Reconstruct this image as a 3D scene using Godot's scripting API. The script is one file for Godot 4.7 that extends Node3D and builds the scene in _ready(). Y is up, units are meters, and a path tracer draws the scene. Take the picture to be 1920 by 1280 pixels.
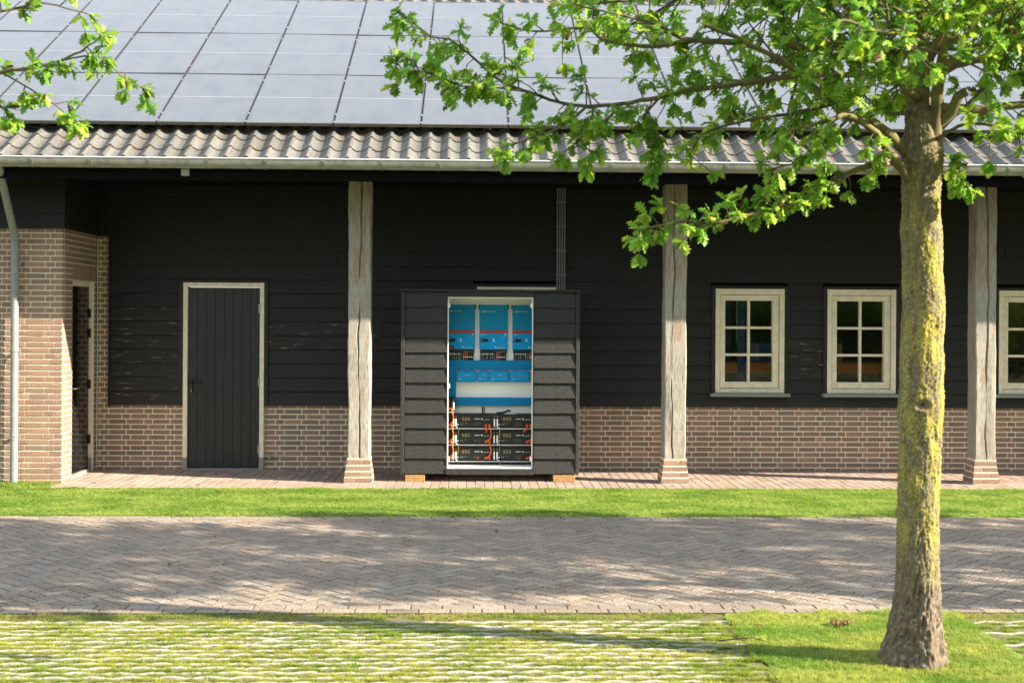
extends Node3D

# ------------------------------------------------------------------ mesh builder
class MB:
	var v := PackedVector3Array()
	var n := PackedVector3Array()
	var c := PackedColorArray()
	var i := PackedInt32Array()
	func vert(p: Vector3, nn: Vector3, col: Color) -> int:
		v.append(p); n.append(nn); c.append(col)
		return v.size() - 1
	func tri_i(a: int, b: int, d: int) -> void:
		var g := (v[b] - v[a]).cross(v[d] - v[a])
		i.append(a)
		if g.dot(n[a] + n[b] + n[d]) > 0.0:
			i.append(d); i.append(b)
		else:
			i.append(b); i.append(d)
	func quad(a: Vector3, b: Vector3, d: Vector3, e: Vector3, nn: Vector3, col: Color) -> void:
		var k := v.size()
		v.append(a); v.append(b); v.append(d); v.append(e)
		for q in 4:
			n.append(nn); c.append(col)
		if (b - a).cross(d - a).dot(nn) > 0.0:
			i.append_array(PackedInt32Array([k, k + 2, k + 1, k, k + 3, k + 2]))
		else:
			i.append_array(PackedInt32Array([k, k + 1, k + 2, k, k + 2, k + 3]))
	func tri(a: Vector3, b: Vector3, d: Vector3, nn: Vector3, col: Color) -> void:
		var k := v.size()
		v.append(a); v.append(b); v.append(d)
		for q in 3:
			n.append(nn); c.append(col)
		if (b - a).cross(d - a).dot(nn) > 0.0:
			i.append_array(PackedInt32Array([k, k + 2, k + 1]))
		else:
			i.append_array(PackedInt32Array([k, k + 1, k + 2]))
	# box given by its centre and full size; bevel > 0 chamfers its edges
	func box(o: Vector3, s: Vector3, col: Color, bevel := 0.0, b := Basis()) -> void:
		var h := s * 0.5
		if bevel <= 0.0:
			for ax in 3:
				for sg in [-1.0, 1.0]:
					var nn := Vector3.ZERO; nn[ax] = sg
					var u := (ax + 1) % 3
					var w := (ax + 2) % 3
					var p := []
					for k in [[-1, -1], [1, -1], [1, 1], [-1, 1]]:
						var q := Vector3.ZERO
						q[ax] = sg * h[ax]; q[u] = k[0] * h[u]; q[w] = k[1] * h[w]
						p.append(o + b * q)
					quad(p[0], p[1], p[2], p[3], b * nn, col)
			return
		var f := func(sx: float, sy: float, sz: float, ax: int) -> Vector3:
			var q := Vector3(sx * (h.x - bevel), sy * (h.y - bevel), sz * (h.z - bevel))
			q[ax] = (sx if ax == 0 else sy if ax == 1 else sz) * h[ax]
			return o + b * q
		for s0 in [-1.0, 1.0]:
			quad(f.call(s0, -1, -1, 0), f.call(s0, 1, -1, 0), f.call(s0, 1, 1, 0), f.call(s0, -1, 1, 0), b * Vector3(s0, 0, 0), col)
			quad(f.call(-1, s0, -1, 1), f.call(1, s0, -1, 1), f.call(1, s0, 1, 1), f.call(-1, s0, 1, 1), b * Vector3(0, s0, 0), col)
			quad(f.call(-1, -1, s0, 2), f.call(1, -1, s0, 2), f.call(1, 1, s0, 2), f.call(-1, 1, s0, 2), b * Vector3(0, 0, s0), col)
			for s1 in [-1.0, 1.0]:
				quad(f.call(s0, s1, -1, 0), f.call(s0, s1, 1, 0), f.call(s0, s1, 1, 1), f.call(s0, s1, -1, 1), b * Vector3(s0, s1, 0).normalized(), col)
				quad(f.call(s0, -1, s1, 0), f.call(s0, 1, s1, 0), f.call(s0, 1, s1, 2), f.call(s0, -1, s1, 2), b * Vector3(s0, 0, s1).normalized(), col)
				quad(f.call(-1, s0, s1, 1), f.call(1, s0, s1, 1), f.call(1, s0, s1, 2), f.call(-1, s0, s1, 2), b * Vector3(0, s0, s1).normalized(), col)
				for s2 in [-1.0, 1.0]:
					tri(f.call(s0, s1, s2, 0), f.call(s0, s1, s2, 1), f.call(s0, s1, s2, 2), b * Vector3(s0, s1, s2).normalized(), col)
	func span(a: Vector3, d: Vector3, col: Color, bevel := 0.0) -> void:
		box((a + d) * 0.5, (d - a).abs(), col, bevel)
	func tube(pts: Array, rad: Array, sides: int, col: Color, cap := true) -> void:
		var base := v.size()
		var side := Vector3.ZERO
		var m := pts.size()
		for k in m:
			var d: Vector3 = (pts[mini(k + 1, m - 1)] - pts[maxi(k - 1, 0)]).normalized()
			if side == Vector3.ZERO:
				side = d.cross(Vector3.FORWARD if absf(d.z) < 0.8 else Vector3.RIGHT).normalized()
			side = (side - d * side.dot(d)).normalized()
			var up := d.cross(side)
			for s in sides:
				var a := TAU * s / sides
				var q := side * cos(a) + up * sin(a)
				vert(pts[k] + q * float(rad[k]), q, col)
		for k in m - 1:
			for s in sides:
				var a := base + k * sides + s
				var b2 := base + k * sides + (s + 1) % sides
				tri_i(a, b2, a + sides); tri_i(b2, b2 + sides, a + sides)
		if cap:
			for e in [0, m - 1]:
				var d: Vector3 = (pts[1] - pts[0]).normalized() * -1.0 if e == 0 else (pts[m - 1] - pts[m - 2]).normalized()
				var mid := vert(pts[e], d, col)
				for s in sides:
					var p: int = base + e * sides
					var a := vert(v[p + s], d, col)
					var b2 := vert(v[p + (s + 1) % sides], d, col)
					tri_i(mid, a, b2)
	# upright prism over a polygon in the xz plane
	func prism(poly: PackedVector2Array, y0: float, y1: float, col: Color, bottom := false) -> void:
		var t := Geometry2D.triangulate_polygon(poly)
		for k in range(0, t.size(), 3):
			tri(Vector3(poly[t[k]].x, y1, poly[t[k]].y), Vector3(poly[t[k + 1]].x, y1, poly[t[k + 1]].y), Vector3(poly[t[k + 2]].x, y1, poly[t[k + 2]].y), Vector3.UP, col)
			if bottom:
				tri(Vector3(poly[t[k]].x, y0, poly[t[k]].y), Vector3(poly[t[k + 1]].x, y0, poly[t[k + 1]].y), Vector3(poly[t[k + 2]].x, y0, poly[t[k + 2]].y), Vector3.DOWN, col)
		var turn := 1.0 if Geometry2D.is_polygon_clockwise(poly) else -1.0
		for k in poly.size():
			var a := poly[k]
			var b := poly[(k + 1) % poly.size()]
			var o := Vector3(b.y - a.y, 0, a.x - b.x).normalized() * -turn
			quad(Vector3(a.x, y0, a.y), Vector3(b.x, y0, b.y), Vector3(b.x, y1, b.y), Vector3(a.x, y1, a.y), o, col)
	func mesh() -> ArrayMesh:
		var m := ArrayMesh.new()
		var arr := []
		arr.resize(Mesh.ARRAY_MAX)
		arr[Mesh.ARRAY_VERTEX] = v; arr[Mesh.ARRAY_NORMAL] = n; arr[Mesh.ARRAY_COLOR] = c; arr[Mesh.ARRAY_INDEX] = i
		m.add_surface_from_arrays(Mesh.PRIMITIVE_TRIANGLES, arr)
		return m

const W := Color(1, 1, 1)
const EYE := Vector3(0, 1.882, 15.9)
const COURSE := 0.0647
var rng := RandomNumberGenerator.new()
var mats := {}
var waves := FastNoiseLite.new()

# ------------------------------------------------------------------ nodes
func node(called: String, parent: Node, at := Vector3.ZERO) -> Node3D:
	var o := Node3D.new()
	o.name = called; o.position = at
	parent.add_child(o, true)
	return o

func tag(o: Node, label: String, category: String, group := "") -> Node:
	o.set_meta("label", label); o.set_meta("category", category)
	if group: o.set_meta("group", group)
	return o

func thing(called: String, label: String, category: String, group := "", at := Vector3.ZERO) -> Node3D:
	var o := node(called, self, at)
	tag(o, label, category, group)
	return o

func put(called: String, m: Mesh, material: Material, parent: Node, at := Vector3.ZERO, b := Basis()) -> MeshInstance3D:
	var o := MeshInstance3D.new()
	o.name = called; o.mesh = m; o.material_override = material
	o.transform = Transform3D(b, at)
	parent.add_child(o, true)
	return o

func structure(called: String, m: Mesh, material: Material) -> MeshInstance3D:
	var o := put(called, m, material, self)
	o.set_meta("kind", "structure")
	return o

func scatter(called: String, m: Mesh, material: Material, parent: Node, places: Array, colors: Array) -> MultiMeshInstance3D:
	var mm := MultiMesh.new()
	mm.transform_format = MultiMesh.TRANSFORM_3D
	mm.use_colors = true
	mm.mesh = m
	mm.instance_count = places.size()
	for k in places.size():
		mm.set_instance_transform(k, places[k])
		mm.set_instance_color(k, colors[k])
	var o := MultiMeshInstance3D.new()
	o.name = called; o.multimesh = mm; o.material_override = material
	o.set_meta("kind", "stuff")
	parent.add_child(o, true)
	return o

func boxmesh(s: Vector3, bevel := 0.0, col := W) -> ArrayMesh:
	var b := MB.new()
	b.box(Vector3.ZERO, s, col, bevel)
	return b.mesh()

func spanput(called: String, a: Vector3, d: Vector3, material: Material, parent: Node, bevel := 0.0) -> MeshInstance3D:
	return put(called, boxmesh((d - a).abs(), bevel), material, parent, (a + d) * 0.5)

# ------------------------------------------------------------------ materials
func lin(r: float, g: float, b: float) -> Color:
	return Color(r, g, b).linear_to_srgb()

func noise_tex(freq: float, stops: Array, seed_ := 1, octaves := 4, kind := FastNoiseLite.TYPE_SIMPLEX_SMOOTH, size := 512) -> NoiseTexture2D:
	var f := FastNoiseLite.new()
	f.noise_type = kind; f.frequency = freq; f.seed = seed_
	f.fractal_octaves = octaves; f.fractal_gain = 0.55
	var g := Gradient.new()
	var off := PackedFloat32Array()
	var col := PackedColorArray()
	var top := 0.0
	for s in stops:
		for k in range(1, s.size()):
			top = maxf(top, s[k])
	for s in stops:
		off.append(s[0])
		col.append(lin(s[1] / top, s[1] / top, s[1] / top) if s.size() == 2 else lin(s[1] / top, s[2] / top, s[3] / top))
	g.offsets = off; g.colors = col
	var t := NoiseTexture2D.new()
	t.width = size; t.height = size; t.seamless = true; t.noise = f; t.color_ramp = g
	t.set_meta("gain", top)   # an 8-bit picture stops at 1, so the ramp's top goes into the colour
	return t

func height_tex(freq: float, seed_ := 1, octaves := 4, kind := FastNoiseLite.TYPE_SIMPLEX_SMOOTH) -> NoiseTexture2D:
	var f := FastNoiseLite.new()
	f.noise_type = kind; f.frequency = freq; f.seed = seed_; f.fractal_octaves = octaves
	var t := NoiseTexture2D.new()
	t.width = 512; t.height = 512; t.seamless = true; t.noise = f
	return t

func mat(r: float, g: float, b: float, rough := 0.8, tex: Texture2D = null, scale_ := Vector3.ONE, bump: Texture2D = null, relief := 0.0, vertex := false) -> StandardMaterial3D:
	var m := StandardMaterial3D.new()
	var gain: float = tex.get_meta("gain", 1.0) if tex else 1.0
	m.albedo_color = lin(r * gain, g * gain, b * gain)
	m.roughness = rough
	m.vertex_color_use_as_albedo = vertex
	if tex or bump:
		m.uv1_triplanar = true; m.uv1_world_triplanar = true; m.uv1_scale = scale_
		m.uv1_triplanar_sharpness = 4.0
	if tex: m.albedo_texture = tex
	if bump:
		m.heightmap_enabled = true; m.heightmap_texture = bump; m.heightmap_scale = relief
	return m

func materials() -> void:
	var speck := noise_tex(0.03, [[0.25, 0.55], [0.5, 0.9], [0.75, 1.1]], 3, 5)
	var fine := noise_tex(0.06, [[0.2, 0.7], [0.5, 0.95], [0.8, 1.15]], 8, 5)
	var rough_h := height_tex(0.05, 4, 5)
	var grain := noise_tex(0.02, [[0.15, 0.35], [0.4, 0.75], [0.6, 1.0], [0.85, 1.3]], 11, 5)
	var grain_h := height_tex(0.025, 12, 5)
	var worn := noise_tex(0.022, [[0.0, 0.007, 0.007, 0.0066], [0.5, 0.013, 0.013, 0.012], [0.72, 0.016, 0.015, 0.013], [0.78, 0.06, 0.045, 0.033], [0.9, 0.2, 0.15, 0.10]], 23, 7)
	mats.brick = mat(1, 1, 1, 0.85, speck, Vector3(4, 4, 4), rough_h, 0.35, true)
	mats.mortar = mat(0.86, 0.76, 0.60, 0.95, fine, Vector3(5, 5, 5), rough_h, 0.3)
	mats.paving = mat(1, 1, 1, 0.85, speck, Vector3(3, 3, 3), rough_h, 0.4, true)
	mats.joint = mat(0.036, 0.031, 0.019, 0.95, noise_tex(0.02, [[0.3, 0.6, 0.55, 0.45], [0.55, 1, 1, 0.9], [0.7, 0.8, 1.6, 0.4]], 5, 5), Vector3(1.5, 1.5, 1.5))
	mats.board = mat(0.0085, 0.0100, 0.0104, 0.62, grain, Vector3(0.8, 9, 9), grain_h, 0.25)
	mats.board_worn = mat(1, 1, 1, 0.7, worn, Vector3(0.27, 1.5, 1.5), grain_h, 0.25)
	mats.board_grey = mat(0.027, 0.0285, 0.0285, 0.75, grain, Vector3(0.9, 9, 9), grain_h, 0.3)
	mats.board_grey_up = mat(0.028, 0.029, 0.0285, 0.75, grain, Vector3(9, 0.9, 9), grain_h, 0.3)
	mats.black = mat(0.006, 0.006, 0.0062, 0.9, grain, Vector3(0.8, 6, 6)); mats.black.metallic_specular = 0.2
	mats.black_up = mat(0.009, 0.009, 0.0088, 0.6, grain, Vector3(9, 0.8, 9))
	mats.cream = mat(0.84, 0.77, 0.61, 0.45, noise_tex(0.01, [[0.2, 0.86], [0.7, 1.0]], 31, 3), Vector3(1.5, 1.5, 1.5))
	mats.door = mat(0.0045, 0.0082, 0.0095, 0.4, noise_tex(0.012, [[0.2, 0.8], [0.8, 1.2]], 32, 4), Vector3(2, 0.8, 2))
	mats.gloss = mat(0.008, 0.008, 0.009, 0.06)
	mats.oak = mat(1, 1, 1, 0.85, noise_tex(0.02, [[0.12, 0.5, 0.42, 0.33], [0.3, 0.82, 0.77, 0.70], [0.5, 1.0, 0.98, 0.95], [0.85, 1.12, 1.11, 1.08]], 41, 6), Vector3(11, 0.6, 11), grain_h, 0.35, true)
	mats.zinc = mat(0.33, 0.34, 0.315, 0.35, noise_tex(0.01, [[0.2, 0.7, 0.72, 0.66], [0.6, 1.0, 1.0, 0.98], [0.85, 1.1, 1.08, 1.0]], 51, 5), Vector3(1.2, 1.2, 1.2))
	mats.zinc.metallic = 0.55
	mats.pipe = mat(0.26, 0.28, 0.285, 0.4, noise_tex(0.01, [[0.2, 0.85], [0.7, 1.0]], 52, 4), Vector3(1.5, 1.5, 1.5))
	mats.grey = mat(0.20, 0.21, 0.21, 0.5)
	mats.sill = mat(0.24, 0.26, 0.24, 0.6, fine, Vector3(4, 4, 4))
	mats.stone = mat(0.30, 0.29, 0.26, 0.85, fine, Vector3(5, 5, 5))
	mats.tile = mat(1, 1, 1, 0.62, noise_tex(0.02, [[0.15, 0.6, 0.57, 0.5], [0.45, 0.95, 0.93, 0.9], [0.62, 1.0, 1.0, 1.0], [0.8, 1.05, 0.98, 0.8]], 61, 6), Vector3(2.2, 2.2, 2.2), rough_h, 0.2, true)
	mats.frame = mat(0.045, 0.045, 0.048, 0.4)
	mats.moss_edge = mat(0.13, 0.115, 0.085, 0.8, noise_tex(0.04, [[0.25, 0.35], [0.5, 0.8], [0.62, 1.2], [0.75, 2.2]], 66, 5), Vector3(3, 8, 8))
	mats.panel = mat(0.105, 0.108, 0.112, 0.2)
	mats.panel.albedo_texture = cell_picture()
	mats.panel.metallic_specular = 1.0
	mats.panel.clearcoat_enabled = true; mats.panel.clearcoat = 1.0; mats.panel.clearcoat_roughness = 0.3
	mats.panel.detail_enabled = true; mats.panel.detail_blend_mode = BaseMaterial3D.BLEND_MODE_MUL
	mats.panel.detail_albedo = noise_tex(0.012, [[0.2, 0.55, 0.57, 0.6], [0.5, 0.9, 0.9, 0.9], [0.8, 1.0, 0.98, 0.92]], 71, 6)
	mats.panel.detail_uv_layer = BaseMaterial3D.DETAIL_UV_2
	mats.panel.uv2_triplanar = true; mats.panel.uv2_world_triplanar = true; mats.panel.uv2_scale = Vector3(0.33, 0.33, 0.33)
	mats.strip = mat(0.55, 0.57, 0.6, 0.4)
	mats.clamp = mat(0.38, 0.385, 0.39, 0.4); mats.clamp.metallic = 0.6
	var glass := StandardMaterial3D.new()
	glass.albedo_color = Color(0.02, 0.025, 0.022, 0.004); glass.roughness = 0.02
	glass.transparency = BaseMaterial3D.TRANSPARENCY_ALPHA
	mats.glass = glass
	mats.white = mat(0.92, 0.92, 0.89, 0.6)
	mats.blue = mat(0.003, 0.23, 0.46, 0.45); mats.blue.metallic_specular = 0.3
	mats.blue_lit = mat(0.004, 0.31, 0.70, 0.45); mats.blue_lit.metallic_specular = 0.3
	mats.blue_duct = mat(0.003, 0.22, 0.50, 0.5); mats.blue_duct.metallic_specular = 0.3
	mats.red = mat(0.42, 0.05, 0.035, 0.5)
	mats.orange = mat(0.72, 0.10, 0.02, 0.5)
	mats.yellow = mat(0.5, 0.38, 0.03, 0.5)
	mats.green = mat(0.05, 0.3, 0.1, 0.5)
	mats.ink = mat(0.75, 0.78, 0.8, 0.6)
	mats.dark = mat(0.008, 0.008, 0.009, 0.45)
	mats.case = mat(0.012, 0.0125, 0.013, 0.5)
	mats.brass = mat(0.45, 0.36, 0.16, 0.4)
	mats.pine = mat(0.42, 0.24, 0.085, 0.75, grain, Vector3(2, 8, 8))
	mats.bark = mat(1, 1, 1, 0.92, null, Vector3(1, 1, 1), null, 0.0, true)
	mats.twig = mat(0.085, 0.065, 0.04, 0.9, fine, Vector3(8, 8, 8))
	mats.leaf = mat(1, 1, 1, 0.5, null, Vector3.ONE, null, 0.0, true)
	mats.leaf.backlight_enabled = true; mats.leaf.backlight = Color(1.0, 1.0, 1.0)
	mats.grass = mat(1, 1, 1, 0.55, null, Vector3.ONE, null, 0.0, true)
	mats.grass.backlight_enabled = true; mats.grass.backlight = Color(0.95, 0.95, 0.95)
	mats.soil = mat(0.2, 0.24, 0.055, 0.95, noise_tex(0.02, [[0.25, 0.55, 0.5, 0.5], [0.5, 1, 1, 1], [0.7, 0.9, 1.2, 0.8]], 81, 5), Vector3(1.3, 1.3, 1.3))
	mats.bed = mat(0.16, 0.135, 0.06, 0.95, noise_tex(0.03, [[0.25, 0.5, 0.5, 0.5], [0.5, 1, 1, 1], [0.7, 0.8, 1.1, 0.5]], 82, 5), Vector3(2, 2, 2))
	mats.concrete = mat(0.43, 0.40, 0.36, 0.9, noise_tex(0.02, [[0.2, 0.6], [0.5, 0.95], [0.8, 1.1]], 83, 5), Vector3(3, 3, 3), rough_h, 0.3)
	mats.ground = mat(0.07, 0.10, 0.03, 0.95, noise_tex(0.01, [[0.3, 0.7], [0.7, 1.2]], 84, 4), Vector3(0.2, 0.2, 0.2))
	mats.straw = mat(0.10, 0.092, 0.08, 0.95, grain, Vector3(6, 0.8, 0.8))
	mats.plaster = mat(0.05, 0.047, 0.043, 0.9)
	mats.earth = mat(0.16, 0.09, 0.05, 1.0, fine, Vector3(9, 9, 9))
	mats.leaf_dry = mat(0.16, 0.06, 0.02, 0.8)

# the printed cells of a panel: fine pale conductors on dark silicon
func cell_picture() -> ImageTexture:
	var im := Image.create(480, 480, false, Image.FORMAT_RGB8)
	im.fill(lin(0.62, 0.62, 0.62))
	for k in 60:
		im.fill_rect(Rect2i(k * 8, 0, 2, 480), lin(0.92, 0.92, 0.92))
	for k in 6:
		im.fill_rect(Rect2i(k * 80 - 1, 0, 3, 480), lin(0.5, 0.5, 0.5))
	for k in 20:
		im.fill_rect(Rect2i(0, k * 24, 480, 2), lin(1.0, 1.0, 1.0))
	return ImageTexture.create_from_image(im)

# ------------------------------------------------------------------ the place
func _ready() -> void:
	rng.seed = 20240510
	waves.seed = 7; waves.frequency = 1.0; waves.fractal_octaves = 3
	var cam := Camera3D.new()
	cam.name = "camera"
	var lens := CameraAttributesPhysical.new()
	lens.frustum_focal_length = 45.0; lens.exposure_aperture = 4.0; lens.frustum_focus_distance = 14.6
	cam.attributes = lens
	cam.projection = Camera3D.PROJECTION_FRUSTUM
	cam.near = 0.1; cam.far = 600.0
	cam.set_frustum(0.1 * 1280.0 / 2400.0, Vector2(0.0, -0.1 * 43.0 / 2400.0), 0.1, 600.0)
	var yaw := atan(70.0 / 2400.0)
	var fwd := Vector3(sin(yaw), 0, -cos(yaw))
	var right := Vector3(cos(yaw), 0, sin(yaw))
	cam.transform = Transform3D(Basis(right, Vector3.UP, -fwd).rotated(fwd, deg_to_rad(-0.33)), EYE)
	add_child(cam)
	cam.current = true
	var env := Environment.new()
	env.background_mode = Environment.BG_SKY
	var sky := ProceduralSkyMaterial.new()
	sky.sky_top_color = Color(0.60, 0.64, 0.69)
	sky.sky_horizon_color = Color(0.78, 0.78, 0.77)
	sky.sky_curve = 0.2
	sky.ground_bottom_color = Color(0.35, 0.34, 0.30)
	sky.ground_horizon_color = Color(0.55, 0.55, 0.52)
	sky.sky_energy_multiplier = 1.0
	env.sky = Sky.new(); env.sky.sky_material = sky
	env.tonemap_mode = Environment.TONE_MAPPER_LINEAR
	env.tonemap_exposure = 3.4
	env.sdfgi_enabled = true; env.ssao_enabled = true; env.ssil_enabled = true
	var we := WorldEnvironment.new()
	we.name = "world"; we.environment = env
	add_child(we)
	var sun := DirectionalLight3D.new()
	sun.name = "sun"
	sun.light_energy = 1.6; sun.light_color = Color(1.0, 0.935, 0.84); sun.light_angular_distance = 0.5
	sun.shadow_enabled = true
	var az := deg_to_rad(16.5)
	var el := atan(1.75 * sin(az))
	sun.look_at_from_position(Vector3.ZERO, -Vector3(cos(el) * cos(az), sin(el), cos(el) * sin(az)))
	add_child(sun)
	materials()
	build_ground()
	build_barn()
	build_panels()
	build_cabinet()
	build_store()
	build_trees()
	build_grass()
	build_small()
	build_behind()

# ------------------------------------------------------------------ ground
func reach(p: Vector3) -> float:   # roughly how large a piece shows: its distance, or far off when it is beside the frame
	var d := EYE.z - p.z
	if d < 1.0 or absf(p.x - 0.029 * d) > 0.415 * d:
		return 1e6
	return (p - EYE).length()

func slab(x0: float, x1: float, z0: float, z1: float, y: float, thick := 0.05) -> ArrayMesh:
	var b := MB.new()
	b.box(Vector3((x0 + x1) / 2, y - thick / 2, (z0 + z1) / 2), Vector3(x1 - x0, thick, z1 - z0), W)
	return b.mesh()

func tone(base: Color, spread: float, warm := 0.3) -> Color:
	var k := 1.0 + rng.randf_range(-spread, spread)
	var w := rng.randf_range(-warm, warm) * spread
	return Color(base.r * k * (1.0 + w), base.g * k, base.b * k * (1.0 - w))

# pieces: {t: Transform3D (its scale is the size over 0.2 x 0.1), key}; the 300 that show largest become parts
func lay(pieces: Array, meshes: Array, unit: Mesh, material: Material, parent: Node, called: String, most: int, colors: Callable) -> void:
	pieces.sort_custom(func(a, b): return a.key < b.key)
	var rest := []
	var tints := []
	for k in pieces.size():
		var t: Transform3D = pieces[k].t
		if k < most and pieces[k].key < 1e5:
			var o := put(called, meshes[rng.randi() % meshes.size()], material, parent)
			o.transform = t
		else:
			rest.append(t)
			tints.append(colors.call())
	if rest:
		scatter(called, unit, material, parent, rest, tints)

func build_ground() -> void:
	structure("ground", slab(-300, 300, -300, 300, -0.06, 0.2), mats.ground)
	# the brick pavement along the barn: bricks laid with their length towards the wall
	var pavement := structure("pavement", slab(-4.655, 9.0, 0.0, 1.72, -0.0045), mats.joint)
	var pave_tone := func(): return tone(Color(0.44, 0.335, 0.28), 0.22)
	var unit := boxmesh(Vector3(0.1, 0.05, 0.2), 0.004)
	var variants := []
	for k in 8: variants.append(boxmesh(Vector3(0.1, 0.05, 0.2), 0.004, pave_tone.call()))
	var list := []
	var col := 0
	var x := -4.60
	while x < 8.0:
		var z := 0.012 - (0.1025 if col % 2 else 0.0)
		while z < 1.70:
			var a := maxf(z, 0.012)
			var b := minf(z + 0.2, 1.715 + rng.randf_range(-0.01, 0.01))
			if b - a > 0.03:
				var bs := Basis(Vector3.UP, rng.randf_range(-0.012, 0.012)) * Basis(Vector3(rng.randf_range(-1, 1), 0, rng.randf_range(-1, 1)).normalized(), 0.006)
				var p := Vector3(x + rng.randf_range(-0.002, 0.002), -0.0245 + rng.randf_range(-0.0012, 0.002), (a + b) / 2)
				list.append({"t": Transform3D(bs.scaled_local(Vector3(0.975, 1, (b - a) / 0.2)), p), "key": reach(p)})
			z += 0.205
		x += 0.1015
		col += 1
	lay(list, variants, unit, mats.paving, pavement, "paving_brick", 300, pave_tone)
	# the road: bricks in a herringbone at 45 degrees between two edge courses
	var road := structure("road", slab(-60, 60, 3.74, 7.72, -0.004), mats.joint)
	var road_tone := func(): return tone(Color(0.325, 0.268, 0.218), 0.16, 0.3)
	unit = boxmesh(Vector3(0.196, 0.05, 0.092), 0.003)
	variants = []
	for k in 10: variants.append(boxmesh(Vector3(0.196, 0.05, 0.092), 0.003, road_tone.call()))
	list = []
	var cut := MB.new()
	var u := 0.1035
	var lo := Vector2(-6.6, 3.955)
	var hi := Vector2(7.6, 7.495)
	var field := PackedVector2Array([lo, Vector2(hi.x, lo.y), hi, Vector2(lo.x, hi.y)])
	var turned := func(p: Vector2) -> Vector2: return Vector2(p.x - p.y, p.x + p.y) * sqrt(0.5) + Vector2(0.5, 5.6)
	for gy in range(-90, 90):
		for gx in range(-90, 90):
			var f := posmod(gx - gy, 4)
			if f != 0 and f != 3: continue
			var size := Vector2(2, 1) if f == 0 else Vector2(1, 2)
			var o := Vector2(gx, gy)
			var mid: Vector2 = turned.call((o + size / 2) * u)
			if mid.x < lo.x - 0.2 or mid.x > hi.x + 0.2 or mid.y < lo.y - 0.2 or mid.y > hi.y + 0.2: continue
			var g := 0.0055
			var poly := PackedVector2Array()
			var inside := true
			for q in [Vector2(g, g), Vector2(size.x * u - g, g), Vector2(size.x * u - g, size.y * u - g), Vector2(g, size.y * u - g)]:
				var p: Vector2 = turned.call(o * u + q)
				poly.append(p)
				inside = inside and p.x > lo.x and p.x < hi.x and p.y > lo.y and p.y < hi.y
			if inside:
				var ang := -PI / 4 + (0.0 if f == 0 else PI / 2)
				var bs := Basis(Vector3.UP, ang + rng.randf_range(-0.014, 0.014)) * Basis(Vector3(rng.randf_range(-1, 1), 0, rng.randf_range(-1, 1)).normalized(), 0.012)
				var p := Vector3(mid.x, -0.0245 + rng.randf_range(-0.001, 0.001) + 0.0012 * waves.get_noise_2d(mid.x * 0.7, mid.y * 0.7), mid.y)
				list.append({"t": Transform3D(bs, p), "key": reach(p)})
			else:
				for piece in Geometry2D.intersect_polygons(poly, field):
					if Geometry2D.triangulate_polygon(piece).size():
						cut.prism(piece, -0.04, 0.0, road_tone.call())
	for row in [3.80, 3.903, 7.547, 7.652]:
		x = -6.6 + rng.randf() * 0.2
		while x < 7.6:
			var p := Vector3(x + 0.1, -0.0245 + rng.randf_range(-0.001, 0.001), row)
			list.append({"t": Transform3D(Basis(Vector3.UP, rng.randf_range(-0.012, 0.012)), p), "key": reach(p)})
			x += 0.204
	lay(list, variants, unit, mats.paving, road, "road_brick", 300, road_tone)
	put("cut_road_brick", cut.mesh(), mats.paving, road).set_meta("kind", "stuff")
	structure("grass_verge", slab(-60, 60, 1.72, 3.73, -0.004), mats.soil)
	structure("verge_left_of_pavement", slab(-60, -4.665, 1.31, 1.72, -0.004), mats.soil)
	structure("lawn", slab(1.62, 3.1, 7.72, 12.0, -0.004), mats.soil)
	# parking bays of grass pavers with wavy concrete ribs
	var ribs := []
	for k in 4:
		ribs.append(rib_mesh(k * PI / 2))
	for bay in [[-6.0, 1.60], [3.10, 6.2]]:
		var bed := structure("parking_bay", slab(bay[0] - (54.0 if bay[0] < 0 else 0.0), bay[1] + (0.0 if bay[0] < 0 else 54.0), 7.72, 12.0, -0.010), mats.bed)
		for row in 22:
			var z := 7.955 + row * 0.0935
			x = bay[1] - 0.6 if bay[0] < 0 else bay[0]
			x += 0.2 * (row * 2 % 3) * (1.0 if bay[0] < 0 else -1.0)
			var step := 0.606 * (-1.0 if bay[0] < 0 else 1.0)
			var phase := (row * 2) % 4
			while x > bay[0] - 0.6 and x < bay[1] + 0.6:
				if x > -5.0 and x < 5.4 and x > bay[0] - 0.05 and x + 0.6 < bay[1] + 0.05:
					var rb := put("paver_rib", ribs[phase], mats.concrete, bed, Vector3(x, rng.randf_range(-0.006, 0.002), z + rng.randf_range(-0.004, 0.004)))
					rb.scale.z = rng.randf_range(0.95, 1.1)
				x += step

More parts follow.
